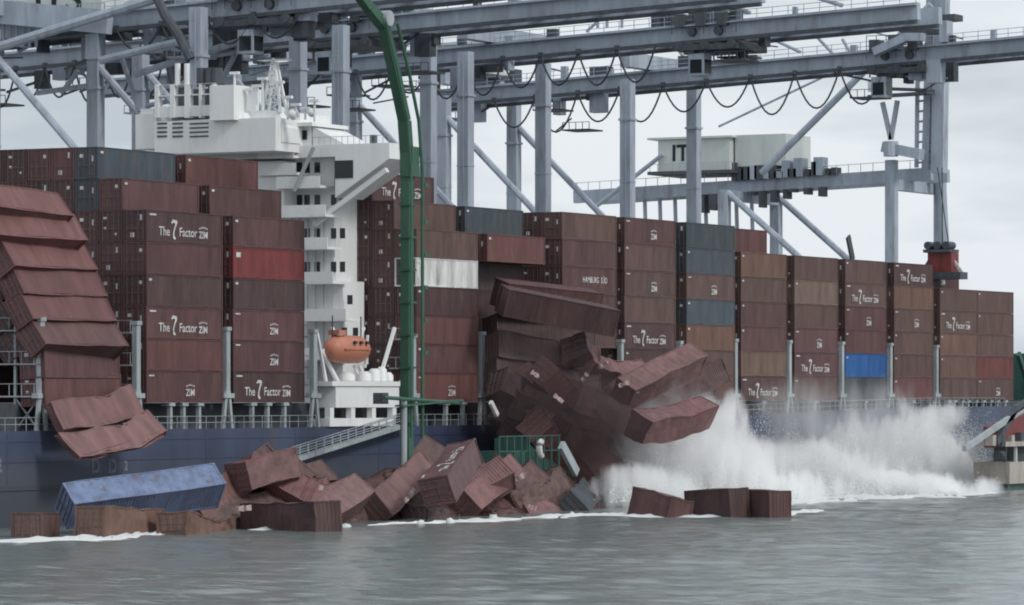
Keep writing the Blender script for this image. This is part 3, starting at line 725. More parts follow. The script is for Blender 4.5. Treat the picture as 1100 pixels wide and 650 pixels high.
for px, b, t in ((262, 118, 96), (276, 118, 84), (294, 120, 88), (303, 128, 104), (312, 128, 112), (322, 128, 116), (332, 130, 108), (246, 92, 78), (270, 112, 92)):
    m = MB(); m.beam(fp(px, b)+Vector((1, 0, 0)), fp(px, t)+Vector((1, 0, 0)), .16); m.box(fp(px, t)-Vector((0, .5, .1))+Vector((.8, 0, 0)), fp(px, t)+Vector((1.2, .5, .15))); m.build('antenna', M['ship'], ship)
for px, py, r in ((255, 128, .8), (308, 122, .55), (328, 120, .45)):
    m = MB(); p = fp(px, py)+Vector((1.2, 0, 0))
    ring = []
    for i in range(6):
        t = -pi/2+pi*i/5; ring.append((p+Vector((0, 0, r*sin(t))), max(.02, r*cos(t))))
    m.tube([q for q, _ in ring], [q for _, q in ring], 10); m.build('radome', M['ship'], ship, True)
# railing on the bridge wing
m = MB()
for i in range(14):
    y = 198.1+i*.65; m.beam((DX0-1.7, y, zt+1.15), (DX0-1.7, y, zt+1.9), .04)
m.beam((DX0-1.7, 198, zt+1.9), (DX0-1.7, 206.5, zt+1.9), .05); m.build('wing_railing', M['lash'], ship)
m = MB(); m.box((DX0-1.2, 200, zt+1.15), (DX0-.6, 200.5, zt+2.0)); m.build('wing_searchlight', M['craned'], ship)

# boat station at the deck edge
BX0, BX1 = Xat(350, YH), Xat(431, YH)
zt2, zt1_ = 13.25, 10.0
def bx(name, x0, x1, y0, y1, z0, z1, m_='ship'): return MB().box((x0, y0, z0), (x1, y1, z1)).build(name, M[m_], ship)
bx('boat_platform', BX0+1.2, BX1-1.0, YH-.35, YH+2.4, 11.3, 13.3)
bx('boat_platform_edge', BX0+.3, BX1+.2, YH-.5, YH+2.6, 13.302, 13.75)
bx('platform_fender', BX0+.2, BX1-1.6, YH-.3, YH+1.5, 9.55, 10.3)
for i in range(4):
    x = BX0+.3+i*(BX1-BX0-2.4)/3; bx('platform_leg', x, x+.7, YH-.28, YH+.3, 10.302, 11.3)
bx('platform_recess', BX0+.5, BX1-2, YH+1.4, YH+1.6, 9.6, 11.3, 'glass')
for i, (px, py, s) in enumerate(((373, 409, .75), (391, 408, .7), (402, 405, .6), (410, 403, .5), (417, 409, .5))):
    p = PY(px, py, YH+1); m = MB(); m.tube([(p.x, p.y, 13.75), (p.x, p.y, 13.9), (p.x, p.y, p.z+.5), (p.x, p.y, p.z+.8)], [s, s, s, s*.5], 10); m.build('liferaft_canister' if i < 2 else 'deck_ventilator', M['ship'], ship, True)
for (x0, y0), (x1, y1), w in (((404, 420), (424, 352), .28), ((346, 378), (368, 358), .22), ((346, 378), (366, 416), .3), ((386, 393), (396, 416), .25), ((380, 393), (392, 418), .2), ((395, 360), (392, 395), .2), ((340, 355), (352, 420), .25), ((357, 352), (360, 362), .25), ((391, 352), (386, 362), .25)):
    m = MB(); m.beam(PY(x0, y0, YH+1.4), PY(x1, y1, YH+1.4), w); m.build('boat_davit', M['ship'], ship)
# gangway hanging along the hull
g0, g1 = PY(300, 499, YH-.9), PY(436, 456, YH-.9)
m = MB(); m.beam(g0, g1, .9, .35); m.build('gangway', M['lash'], ship)
m = MB()
for i in range(17):
    p = g0.lerp(g1, i/16); m.beam(p+Vector((0, -.4, .1)), p+Vector((0, -.4, 1.1)), .07); m.beam(p+Vector((0, .4, .1)), p+Vector((0, .4, 1.1)), .07)
for s in (-.4, .4):
    for dz in (.6, 1.1): m.beam(g0+Vector((0, s, dz)), g1+Vector((0, s, dz)), .06)
m.build('gangway_railing', M['lash'], ship)
# faded outlined letters on the hull
def hull_text(txt, px, py, size, col):
    v, f = textmesh(txt, size, None, bold=0.05); p = PY(px, py, YH)
    m = MB(); m.add([Vector((p.x+q.x, YH-.03, p.z+q.y)) for q in v], f); return m.build('hull_lettering', M[col], ship)
for t, px, s in (('D', 98, 1.7), ('D', 116, 1.7), ('2', 133, 1.1)): hull_text(t, px, 508 if s > 1.5 else 505, s, 'faded')
hull_text('2', -4, 507, 1.6, 'faded')
# lifeboat
def lifeboat():
    c = PY(372.5, 375, YH+.9); L = 7.4
    r = empty('lifeboat', (c.x, c.y, c.z-1.4), 'orange enclosed lifeboat hanging below the white deckhouse', 'lifeboat')
    m = MB(); st = [(-3.7, .25), (-3.45, .75), (-2.9, 1.2), (-2, 1.45), (0, 1.5), (2, 1.45), (2.9, 1.2), (3.45, .75), (3.7, .25)]
    n = 18
    for x, rr in st:
        for j in range(n):
            t = 2*pi*j/n; cy, cz = cos(t), sin(t); pz = cz*(1.0 if cz < 0 else .95)
            m.v.append(Vector((c.x+x*.92, c.y+rr*cy*.85, c.z+rr*pz*.92)))
    for i in range(len(st)-1):
        for j in range(n): m.f.append((i*n+j, (i+1)*n+j, (i+1)*n+(j+1) % n, i*n+(j+1) % n))
    m.f.append(tuple(range(n))); m.f.append(tuple(range((len(st)-1)*n, len(st)*n))[::-1])
    m.build('hull', M['orange'], r, True)
    MB().box((c.x-2.3, c.y-1.33, c.z-.08), (c.x+2.3, c.y+1.33, c.z+.04)).build('fender_band', M['orange'], r)
    MB().box((c.x-2.4, c.y-.6, c.z+1.3), (c.x-1.1, c.y+.6, c.z+1.75)).build('conning_hatch', M['orange'], r)
    for i in range(3):
        MB().box((c.x-.8+i*1.1, c.y-1.42, c.z+.45), (c.x-.4+i*1.1, c.y-1.2, c.z+.75)).build('porthole', M['glass'], r)
    for x in (-2.6, 2.6): m = MB(); m.beam((c.x+x, c.y, c.z+1.1), (c.x+x, c.y, c.z+3.1), .09); m.build('fall_wire', M['cable'], r)
    MB().beam((c.x+3.6, c.y, c.z-.7), (c.x+3.6, c.y, c.z-1.4), .15, .5).build('rudder', M['white'], r)
lifeboat()

# ------------------------------------------------------------------ green barge with its tall bent mast
YG = 187.0
barge = empty('capture_barge', (PY(500, 500, YG).x, YG, 0), 'green work barge crushed among the fallen containers by the hull', 'barge')
bx0, bx1 = Xat(425, YG), Xat(620, YG)
MB().box((bx0, YG-4, -.8), (bx1, YG+6, 1.6)).build('barge_hull', M['teal'], barge)
for i, (a, b, zz0, zz1) in enumerate(((536, 562, 470, 497), (563, 580, 466, 497), (581, 600, 474, 500), (520, 535, 484, 500))):
    p = PY(a, zz1, YG+4); q = PY(b, zz0, YG+4); MB().box((p.x, YG+1, 1.6), (q.x, YG+4.5+i*.1, q.z)).build('deck_house', M['teal'], barge)
for i in range(9):
    p = PY(536+i*8, 462, YG-2); m = MB(); m.beam((p.x, YG-2, 1.5), (p.x, YG-2, 8.6), .16); m.build('guard_post', M['teal'], barge)
for z in (5.6, 7.2, 8.6):
    m = MB(); m.beam((PY(536, 462, YG-2).x, YG-2, z), (PY(602, 462, YG-2).x, YG-2, z), .12); m.build('guard_rail', M['teal'], barge)
pts = []
for i in range(9):
    t = -1.2+i*.3; pts.append(PY(583-2.6*cos(t)*1.4, 482-8*sin(t)*1.1, YG-3))
m = MB(); m.tube(pts, .3, 8); m.build('white_hose', M['white'], barge)
YM = 186.0
mast_o = empty('boom_mast', (PY(437, 500, YM).x, YM, 1.6), 'tall green mast crane rising in front of the ship, bent at its top', 'crane')
def mp_(px, py): return PY(px, py, YM)
def shaft(name, pts, w0, w1):
    n = len(pts)
    for i in range(n-1):
        m = MB(); p, q = mp_(*pts[i]), mp_(*pts[i+1]); ww = w0+(w1-w0)*i/max(1, n-1)
        m.beam(p, q, ww, ww, up=Vector((1, 0, 0))); m.build(name, M['green'], mast_o)
m = MB(); m.beam(Vector((mp_(437, 500).x, YM, 0.5)), mp_(437.5, 178), .88, .88); m.build('lower_column', M['green'], mast_o)
shaft('upper_column', [(438, 180), (434.5, 130), (424, 80), (411, 22)], .92, .8)
shaft('jib', [(411, 26), (396, 8), (372, -24)], .9, .7)
m = MB(); m.beam(mp_(438, 190)+Vector((0, -.2, 0)), mp_(438, 158)+Vector((0, -.2, 0)), 1.3, 1.3); m.build('knuckle_joint', M['green'], mast_o)
for py in (455, 428, 395, 360, 325, 290, 255, 220):
    p = mp_(437.5, py); m = MB(); m.box((p.x-.62, YM-.62, p.z-.1), (p.x+.62, YM+.62, p.z+.1)); m.build('flange', M['green'], mast_o)
for px, w in ((444.5, .16), (432.5, .12)):
    m = MB(); m.tube([mp_(px, 470)+Vector((0, -.9, 0)), mp_(px, 185)+Vector((0, -.9, 0)), mp_(px-4, 130)+Vector((0, -.9, 0)), mp_(px-14, 80)+Vector((0, -.9, 0)), mp_(px-27, 25)+Vector((0, -.9, 0))], w, 8); m.build('riser_pipe', M['green'], mast_o)
m = MB(); m.tube([mp_(425.5, 500)+Vector((-.3, -1, 0)), mp_(425.5, 430)+Vector((-.3, -1, 0))], .28, 8); m.build('support_post', M['lash'], mast_o)
m = MB(); p, q = mp_(418, 436), mp_(484, 430); m.beam(p+Vector((0, -1, 0)), q+Vector((0, -1, 0)), .8, .16); m.build('work_platform', M['green'], mast_o)
m = MB(); m.tube([mp_(400, 427)+Vector((0, -1.2, 0)), mp_(480, 433)+Vector((0, -1.2, 0))], .17, 8); m.build("outreach_pipe", M['green'], mast_o)
m = MB(); p = mp_(409, 428); m.box(p-Vector((.5, .5, .5)), p+Vector((.5, .5, .5))); m.build('control_box', M['craned'], mast_o)
m = MB(); p = mp_(411, 20); m.tube([p+Vector((0, -.8, 0)), p+Vector((0, .8, 0))], .7, 14); m.build('jib_pivot', M['lash'], mast_o)
for py in (200, 240, 275, 310, 345, 380):
    p = mp_(446, py); m = MB(); m.box(p+Vector((-.15, -1.1, -.1)), p+Vector((.5, -.7, .25))); m.build('bracket', M['green'], mast_o)

# ------------------------------------------------------------------ quay and cranes
quay = MB().box((-200, 240.5, -4), (3000, 420, 3.0)).build('quay', M['concrete']); tag(quay, 'concrete quay apron behind the ship', kind='structure')
GA = 27.4; YW = 243.0; YL = YW+GA
def crane(xa, xb, label, zg, zend, braces=True, detail=0, slope=.042, ymin=187.0, ymax=300.0, legtop=None):
    xc = (xa+xb)/2
    r = empty('quay_crane', (xc, YW, 3.0), label, 'crane', 'ship to shore cranes along the quay')
    gz = lambda y: zg+(YW-y)*slope
    for x in (xa, xb):
        for y in (YW, YL):
            m = MB(); m.beam((x, y, 3.6), (x, y, (legtop or gz(y)-.6)), 1.5, 1.5); m.build('leg', M['crane'], r)
            zc = gz(y)-6
            for zj in (27, 33.5, 40):
                m = MB(); m.box((x-.8, y-.8, zj), (x+.8, y+.8, zj+.16)); m.build('leg_joint', M['crane'], r)
            m = MB(); m.box((x-.9, y-.9, zc), (x+.9, y+.9, zc+.3)); m.build('leg_collar', M['crane'], r)
            m = MB(); m.box((x-3.5, y-.7, 3.05), (x+3.5, y+.7, 4.2)); m.build('bogie', M['craned'], r)
        if braces:
            m = MB(); m.tube([(x, YL-.5, gz(YL)-3.5), (x, YW+.6, 24)], .45, 8); m.build('diagonal_brace', M['crane'], r)
        m = MB(); m.beam((x, YW+.8, 20), (x, YL-.8, 20), 1.3, 1.8); m.build('portal_beam', M['crane'], r)
    for y in (YW, YL):
        m = MB(); m.beam((xa-.8, y, gz(y)+1.9), (xb+.8, y, gz(y)+1.9), 1.4, 1.9); m.build('cross_beam', M['crane'], r)
        m = MB(); m.beam((xa+.8, y, 12), (xb-.8, y, 12), 1.3, 1.6); m.build('sill_beam', M['crane'], r)
    for s in (-3.2, 3.2):
        m = MB(); x = xc+s
        m.beam((x, ymax, gz(ymax)), (x, ymin, gz(ymin)), 1.05, 2.0); m.build('boom_girder', M['crane'], r)
        m = MB(); m.beam((x-.55, ymax, gz(ymax)-1.22), (x-.55, ymin, gz(ymin)-1.22), .5, .42); m.build('trolley_rail', M['craned'], r)
        m = MB(); m.box((x-.62, ymin, gz(ymin)+.15), (x-.48, ymax, gz(ymax)+.25)) if False else None
    # walkway railing and electric boxes on the near girder
    m = MB(); x = xc-4.1; n = int((ymax-ymin)/2)
    for i in range(n+1):
        y = ymin+(ymax-ymin)*i/n; m.beam((x, y, gz(y)+.8), (x, y, gz(y)+2.0), .07)
    for dz in (1.4, 2.0): m.beam((x, ymin, gz(ymin)+dz), (x, ymax, gz(ymax)+dz), .07)
    m.build('walkway_railing', M['crane'], r)
    m = MB(); m.beam((x+.1, ymin, gz(ymin)+.7), (x+.1, ymax, gz(ymax)+.7), .9, .12); m.build('walkway', M['crane'], r)
    rr = random.Random(int(xc))
    y = ymin+6
    while y < ymax-3:
        if rr.random() < .55:
            h = rr.uniform(.6, 1.8); wy = rr.uniform(.4, 1.6)
            m = MB(); m.box((xc-3.6, y, gz(y)+.9), (xc-2.8, y+wy, gz(y)+.9+h)); m.build('equipment_box', M['craned'] if rr.random() < .5 else M['crane'], r)
        y += rr.uniform(4, 9)
    return r, gz, xc
def festoon(r, xc, gz, ys, depth):
    x = xc-3.9
    for a, b in zip(ys, ys[1:]):
        m = MB(); n = 12; d = depth*random.uniform(.75, 1.15)
        pts = [(x, a+(b-a)*i/n, gz(a+(b-a)*i/n)-1.1-d*(1-(2*i/n-1)**2)) for i in range(n+1)]
        m.tube(pts, .13, 5); m.build('festoon_cable', M['cable'], r)
        m = MB(); m.box((x-.2, a-.25, gz(a)-1.3), (x+.2, a+.25, gz(a)-.8)); m.build('festoon_trolley', M['craned'], r)
def trolley(r, xc, gz, y, cab=True, ropes=None, big=1.0):
    t = MB(); z = gz(y)-1.4; m = MB()
    m.box((xc-4.2, y-3.4*big, z-.9), (xc+4.2, y+3.4*big, z-.2)); m.build('trolley_frame', M['craned'], r)
    for k in range(5):
        yy = y-2.8*big+k*1.4*big; m = MB(); m.tube([(xc-4.3, yy, z-.3+1.6*(k % 2)), (xc+4.3, yy, z-.3+1.6*(k % 2))], .55, 10); m.build('rope_sheave', M['craned'], r)
    for k in range(3):
        yy = y-2.4*big+k*2.2*big; m = MB(); m.box((xc-4.5, yy, z+1.9), (xc-2.5, yy+1.3, z+3.4+.5*(k % 2))); m.build('trolley_motor', M['craned'], r)
    m = MB()
    for k in range(7):
        yy = y-3.4*big+k*1.13*big; m.beam((xc-4.4, yy, z+1.0), (xc-4.4, yy, z+3.9), .08)
    for zz in (2.6, 3.9): m.beam((xc-4.4, y-3.4*big, z+zz), (xc-4.4, y+3.4*big, z+zz), .08)
    m.build('trolley_railing', M['craned'], r)
    if cab:
        yc = y+3.0*big if cab is True else y+cab
        m = MB(); m.box((xc-4.0, yc-1.0, z-3.9), (xc-1.8, yc+1.0, z-1.3)); cabo = m.build('operator_cab', M['crane'], r)
        m = MB(); m.box((xc-4.06, yc-.75, z-3.6), (xc-3.9, yc+.75, z-2.0)); w_ = m.build('window', M['glass'], cabo)
        m = MB(); m.box((xc-3.8, yc-1.06, z-3.6), (xc-2.0, yc-.95, z-2.0)); m.build('window', M['glass'], cabo)
        for dx, dy in ((-3.9, -1.2), (-3.9, 1.2), (-1.3, -1.2)): m = MB(); m.beam((xc+dx, yc+dy, z-1.35), (xc+dx, yc+dy, z-.5), .15); m.build('cab_hanger', M['craned'], r)
    if ropes:
        for dx in (-1.2, 1.2):
            for dy in (-1.6, 1.6): m = MB(); m.beam((xc+dx, y+dy, z-.5), (xc+dx, y+dy*.8, ropes+1.2), .06); m.build('hoist_rope', M['cable'], r)
        m = MB(); m.box((xc-2.2, y-1.5, ropes), (xc+2.2, y+1.5, ropes+1.2)); m.build('head_block', M['craned'], r)
def stay(r, p, q, rad=.28, name='stay_pipe'):
    m = MB(); m.tube([p, q], rad, 8); m.build(name, M['crane'], r)
def mhouse(r, xc, y0, y1, z0, z1, text=None, w=4.5, slabs=True):
    m = MB(); m.box((xc-w, y0, z0), (xc+w, y1, z1)); h = m.build('machinery_house', M['house'], r)
    m = MB(); m.box((xc-w-.6, y0-.6, z1+.002), (xc+w+.6, y1+1.6, z1+.3)); m.build('house_roof', M['house'], h)
    m = MB(); m.box((xc-w-.9, y0-1.0, z0-.5), (xc+w+.9, y1+1.4, z0-.002)); m.build('house_floor', M['craned'], h)
    m = MB()
    for i in range(12):
        y = y0-1+(y1-y0+2)*i/11; m.beam((xc-w-.8, y, z0), (xc-w-.8, y, z0+1.1), .07)
    m.beam((xc-w-.8, y0-1, z0+1.1), (xc-w-.8, y1+1, z0+1.1), .07); m.build('house_railing', M['crane'], h)
    if text:
        t, size, ytext, zt_ = text
        v, f = textmesh(t, size, None, bold=.08); g = MB()
        g.add([Vector((xc-w-.05, ytext-q.x, zt_+q.y)) for q in v], [tuple(reversed(a)) for a in f]); g.build('lettering', M['black'], h)
    return h

def clutter(r, xc, gz, y0, y1, n, seed, dark=.6):
    rr = random.Random(seed)
    for i in range(n):
        y = rr.uniform(y0, y1); k = rr.random(); x = xc+rr.uniform(-3.5, 3.5); mm_ = M['craned'] if rr.random() < dark else M['crane']; m = MB()
        if k < .3: h = rr.uniform(.8, 3.2); m.box((x-.8, y, gz(y)-1.1-h), (x+.8, y+rr.uniform(.6, 2.4), gz(y)-1.05)); m.build('hanging_gear', mm_, r)
        elif k < .55: z = gz(y)+rr.uniform(1.2, 4.5); m.beam((x, y, z), (x, y+rr.uniform(3, 9), z+rr.uniform(-1.5, 2.5)), rr.uniform(.15, .4)); m.build('tie_bar', mm_, r)
        elif k < .75: z = gz(y)-rr.uniform(1.3, 4.5); m.beam((x, y, z), (x, y+rr.uniform(2, 7), z+rr.uniform(-2, 2)), rr.uniform(.12, .3)); m.build('under_brace', mm_, r)
        elif k < .9: h = rr.uniform(1, 3); m.box((x-1, y, gz(y)+1.05), (x+1, y+rr.uniform(.6, 2.6), gz(y)+1.05+h)); m.build('equipment_box', mm_, r)
        else:
            z = gz(y)-rr.uniform(3, 6); m.box((x-2, y, z), (x+2, y+4, z+.2))
            for q in range(5): m.beam((x-2, y+q, z), (x-2, y+q, z+1.1), .08)
            m.beam((x-2, y, z+1.1), (x-2, y+4, z+1.1), .08); m.build('access_platform', mm_, r)
def ladder(r, x, y, z0, z1):
    m = MB()
    for s in (-.3, .3): m.beam((x, y+s, z0), (x, y+s, z1), .07)
    z = z0
    while z < z1: m.beam((x, y-.3, z), (x, y+.3, z), .05); z += .5
    m.build('ladder', M['crane'], r)
def lacing(r, xc, gz, y0, y1):
    y = y0; k = 0
    while y < y1:
        m = MB(); a = -3.2 if k % 2 else 3.2; m.beam((xc+a, y, gz(y)-.4), (xc-a, y+4, gz(y+4)-.4), .25); m.beam((xc-3.2, y, gz(y)-.4), (xc+3.2, y, gz(y)-.4), .3); m.build('girder_lacing', M['crane'], r); y += 4; k += 1
YC_ = {}
# V, the nearest
r, gz, xc = crane(375, 395.5, 'nearest grey crane, its thick leg rising right behind the funnel', 54.9, 0, slope=.042, ymin=196, ymax=300)
stay(r, PX(-6, 52, 375), PX(176, -4, 375), .55); stay(r, PX(108, 65, 380), PX(196, 44, 380), .45); stay(r, PX(145, 80, 385), PX(262, 43, 385), .4)
mhouse(r, xc, 259.5, 276, 54.8, 60.5, ('ITS', 5.0, 268.6, 55.1), w=4.6)
MB().box((xc-5, 277.5, 55.6), (xc+5, 296, 60)).build('winch_house', M['crane'], r)
m = MB(); m.beam(PX(-10, 12, 377), PX(118, 24, 377), 1.2, 2.6); m.build('girder_fascia', M['crane'], r)
trolley(r, xc, gz, 240, 1.0, big=1.5)
festoon(r, xc, gz, [258-6*i for i in range(5)], 3.5)
for i in range(6):
    p = PX(4+i*7, 16, 378); m = MB(); m.beam(p, p-Vector((0, 0, 3.6)), .25); m.build('hanger', M['crane'], r)
m = MB(); m.tube([PX(168, -4, 374), PX(178, 18, 374), PX(192, 38, 374), PX(205, 64, 374)], .55, 8); m.build('power_cable_reel_arm', M['craned'], r)
clutter(r, xc, gz, 232, 290, 46, 1); lacing(r, xc, gz, 200, 290); ladder(r, 373.9, YW, 20, 54)
for a, b in (((60, 40), (130, 26)), ((40, 100), (95, 92)), ((20, 55), (62, 30)), ((150, 34), (170, 62)), ((130, 60), (150, 120)), ((66, 100), (84, 76)), ((225, 60), (280, 52)), ((236, 90), (262, 40))): stay(r, PX(*a, 388), PX(*b, 388), .3)
# W
r, gz, xc = crane(404.8, 425, 'second crane from the left, leg just left of the green mast', 55.3, 0, ymin=196, ymax=303)
mhouse(r, xc, 262, 277, 56.5, 61.5, None)
trolley(r, xc, gz, 247, 2.0, big=1.3)
festoon(r, xc, gz, [297-4.3*i for i in range(9)], 4.4)
stay(r, PX(225, 34, 411), PX(290, 12, 411), .4); stay(r, PX(250, 48, 413), PX(330, 20, 413), .35); stay(r, PX(140, 118, 405), PX(235, 96, 405), .3)
clutter(r, xc, gz, 236, 296, 60, 2, .7); lacing(r, xc, gz, 200, 296); ladder(r, 403.7, YW, 20, 54)
# X
r, gz, xc = crane(434, 453.8, 'middle crane with dark trolley halfway out on its boom', 54.4, 0, ymin=186.8, ymax=300)
trolley(r, xc, gz, 213.8, 1.2, big=1.25)
festoon(r, xc, gz, [262-5.2*i for i in range(9)], 4.2)
stay(r, PX(690, 2, 440), PX(760, -40, 440), .25); stay(r, PX(806, 14, 440), PX(700, -40, 440), .22); stay(r, PX(905, 6, 440), PX(860, -8, 440), .25)
for px in (642, 652, 668): stay(r, PX(px, 30, 446), PX(px+1, -6, 446), .2)
clutter(r, xc, gz, 240, 296, 46, 3); clutter(r, xc, gz, 207, 220, 16, 31, .8); lacing(r, xc, gz, 190, 296); ladder(r, 432.9, YW, 20, 53)
# Y
r, gz, xc = crane(477, 496.5, 'crane second from right whose long boom reaches the right edge', 54.0, 0, slope=.045, ymin=188.5, ymax=277)
trolley(r, xc, gz, 207.6, 2.6, big=1.2)
festoon(r, xc, gz, [266-6.3*i for i in range(10)], 4.6)
for a, b in (((735, 62), (690, 2)), ((830, 42), (860, 56)), ((905, 42), (913, 56)), ((878, 40), (895, 58)), ((630, 34), (700, -30))): stay(r, PX(*a, 487), PX(*b, 487), .22)
mhouse(r, xc, 268, 276, 55.5, 59.5, None, w=3.5)
m = MB(); m.beam(PX(940, 56, 481), PX(975, 40, 481), 1.5, 1.0); m.beam(PX(975, 40, 481), PX(992, 40, 481), 1.5, 1.0); m.build('boom_hinge', M['crane'], r)
clutter(r, xc, gz, 245, 275, 16, 4); clutter(r, xc, gz, 200, 212, 16, 41, .8); lacing(r, xc, gz, 190, 274); ladder(r, 475.9, YW, 20, 53)
# Z: boom raised, machinery house over the landside legs
r = empty('quay_crane', (572, YW, 3.0), 'rightmost crane with raised boom and green-white machinery house', 'crane', 'ship to shore cranes along the quay')
gzz = lambda y: 45.2+(YW-y)*.035
for x in (563, 581.5):
    m = MB(); m.beam((x, YW, 3.6), (x, YW, gzz(YW)+ (5 if x > 570 else 2)), 1.5, 1.5); m.build('leg', M['crane'], r)
    m = MB(); m.beam((x, YL, 3.6), (x, YL, gzz(YL)-1), 1.5, 1.5); m.build('leg', M['crane'], r)
    m = MB(); m.tube([(x, YL-.5, gzz(YL)-1.2), (x, YW+.6, 21)], .5, 8); m.build('diagonal_brace', M['crane'], r)
for y in (YW, YL): m = MB(); m.beam((562.5, y, gzz(y)-1.6), (582, y, gzz(y)-1.6), 1.4, 1.6); m.build('cross_beam', M['crane'], r)
for x in (568.8, 575.2):
    m = MB(); m.beam((x, 299, gzz(299)), (x, 239, gzz(239)), 1.0, 1.9); m.build('boom_girder', M['crane'], r)
m = MB()
for i in range(30):
    y = 240+i*2; m.beam((567.6, y, gzz(y)+.9), (567.6, y, gzz(y)+2.1), .08)
m.beam((567.6, 240, gzz(240)+2.1), (567.6, 299, gzz(299)+2.1), .08); m.build('walkway_railing', M['crane'], r)
h = mhouse(r, 572, 271.3, 283.5, 46.7, 51.6, ('ITS', 3.5, 281.2, 48.3), w=5.2)
m = MB(); m.box((568, 262.5, 47.2), (577, 271.0, 52.0)); m.build('rear_house', M['house'], r)
for i in range(9): m = MB(); y = 290-i*2.6; m.beam((570, y, gzz(y)-1), (570, y-.25, gzz(y)-8.5), .5, .35); m.build('cable_hanger', M['crane'], r)
rx = random.Random(4)
for i in range(16):
    y = 254+i*1.1; m = MB(); a = rx.uniform(.6, 1.6); m.box((567.5, y, gzz(y)+.8), (569.5, y+a, gzz(y)+.8+rx.uniform(.8, 3.2))); m.build('winch', M['craned'] if rx.random() < .6 else M['crane'], r)
for i in range(12):
    y = 256+i*1.9+rx.random(); m = MB(); m.box((566.9, y, gzz(y)-1.4-rx.random()**2*2.6), (569, y+rx.uniform(.4, 1.2), gzz(y)-1.0)); m.build('underslung_gear', M['craned'], r)
# raised boom seen nearly end-on, rising past the top of the frame
X3 = 566.0
for a, b, w_ in (((1009, 186), (1012, -30), 1.9), ((995, 182), (1001, -30), 1.1)):
    m = MB(); m.beam(PX(*a, X3), PX(*b, X3), w_, w_); m.build('raised_boom', M['crane'], r)
m = MB()
for i in range(12):
    py = 175-i*11; m.beam(PX(985, py, X3), PX(1003, py-2, X3), .3)
m.beam(PX(984.5, 180, X3), PX(986, 58, X3), .5, .5); m.build('boom_lattice', M['crane'], r)
m = MB(); m.tube([PX(1009, 186, X3+12), PX(1014.5, 262, X3+12)], [1.0, .75], 10); m.build('boom_rest', M['crane'], r)
stay(r, PX(925, 80, 563), PX(818, 186, 563), .55); stay(r, PX(925, 80, 563), PX(1000, 5, 563), .55)
stay(r, PX(772, 136, 566), PX(886, 82, 566), .18, 'stay_rope'); stay(r, PX(640, 222, 566), PX(712, 166, 566), .35)
for i, (a, b) in enumerate(((98, 104), (90, 95))): m = MB(); m.beam(PX(936+i*4, b, 563), PX(1000, b-4+i*6, 563), 3.0, .35); m.build('service_platform', M['craned'], r)
m = MB(); m.beam(PX(985, 22, 560), PX(1030, 19, 560), 3.2, .9); m.build('service_platform', M['craned'], r)
m = MB(); m.beam(PX(970, 33, 560), PX(1018, 35, 560), 3.2, .7); m.build('service_platform', M['craned'], r)
m = MB(); m.beam(PX(957, 150, 563), PX(948, 110, 563), .6); m.beam(PX(957, 150, 563), PX(964, 108, 563), .6); m.build('leg_fork', M['crane'], r)
m = MB(); m.beam(PX(950, 158, 562), PX(990, 166, 562), 2.2, 1.5); m.build('hinge_platform', M['crane'], r)
m = MB(); m.tube([PX(957, 168, 561.5), PX(957, 152, 561.5)], [1.1, 1.1], 12); m.build('leg_head', M['crane'], r)
m = MB(); m.box(PX(945, 98, 560), PX(938, 88, 562)); m.build('lamp_box', M['house'], r)
# foot of the raised boom's far support, red head block and spreader near the container tops
hb = empty('spreader_head_block', PX(1012, 285, 480), 'red and grey spreader block hanging right above the far containers', 'spreader')
m = MB(); p = PX(1010, 278, 480); m.box(p-Vector((1.2, 2.0, 1.7)), p+Vector((1.2, 1.2, .7))); m.build('head_block', M['redpaint'], hb)
m = MB(); m.box(p+Vector((-1.5, -1.9, .75)), p+Vector((1.5, 1.7, 1.15))); m.build('sheave_deck', M['craned'], hb)
for dy in (-1.5, 0, 1.6): m = MB(); m.tube([p+Vector((-1.1, dy*.8, 1.65)), p+Vector((1.1, dy*.8, 1.65))], .5, 12); m.build('sheave', M['craned'], hb)
m = MB(); m.box(p+Vector((-1.2, -3.2, -2.6)), p+Vector((1.2, 3.0, -1.71))); m.build('spreader_frame', M['craned'], hb)
for dy in (-3.0, 2.5): m = MB(); m.beam(p+Vector((0, dy, -1.8)), p+Vector((0, dy*.4, .5)), .35); m.build('flipper', M['white'] if dy < 0 else M['craned'], hb)
m = MB(); m.beam(p+Vector((0, -.3, 1.4)), PX(1012, 180, 480), .10); m.beam(p+Vector((0, -1.2, 1.4)), PX(1007, 180, 480), .10); m.build('hoist_rope', M['cable'], hb)
# stump of a dark plate standing up on the container tops
pl = MB(); p = PY(916, 276, 203); pl.beam(p+Vector((0, 0, -.4)), PY(911, 254, 203), .25, 1.0); o = pl.build('steel_flap', M['craned']); tag(o, 'dark upright steel flap sticking up from the far container tops', 'flap')

# ------------------------------------------------------------------ right-hand edge: dark mooring tower and a workboat at the pier
tw = empty('bow_mast_house', PY(1092, 436, 205), 'dark green house with white lamps beyond the last containers', 'deckhouse')
p = PY(1083, 436, 207); q = PY(1094, 380, 207); MB().box((p.x, 204, 10.8), (p.x+10, 214, q.z)).build('wall', M['teal'], tw)
m = MB(); m.beam(PY(1094, 380, 204), PY(1112, 436, 204), .5, .8); m.build('sloping_edge', M['teal'], tw)
for py in (389, 401): m = MB(); c = PX(1083, py, p.x-.1); m.box(c-Vector((.05, .5, .3)), c+Vector((.05, .5, .3))); m.build('lamp', M['white'], tw)
for i in range(4):
    c = PX(1079-i*3, 420, p.x-.2); MB().box((c.x, c.y-.3, 11), (c.x+.2, c.y+.3, 16-i*.6)).build('mooring_post', M['teal'], tw)
YB = 176.0
bt = empty('workboat', PY(1085, 512, YB), 'beige workboat with folded dark crane at the right edge', 'boat')
a, b = Xat(1077, YB), Xat(1150, YB)
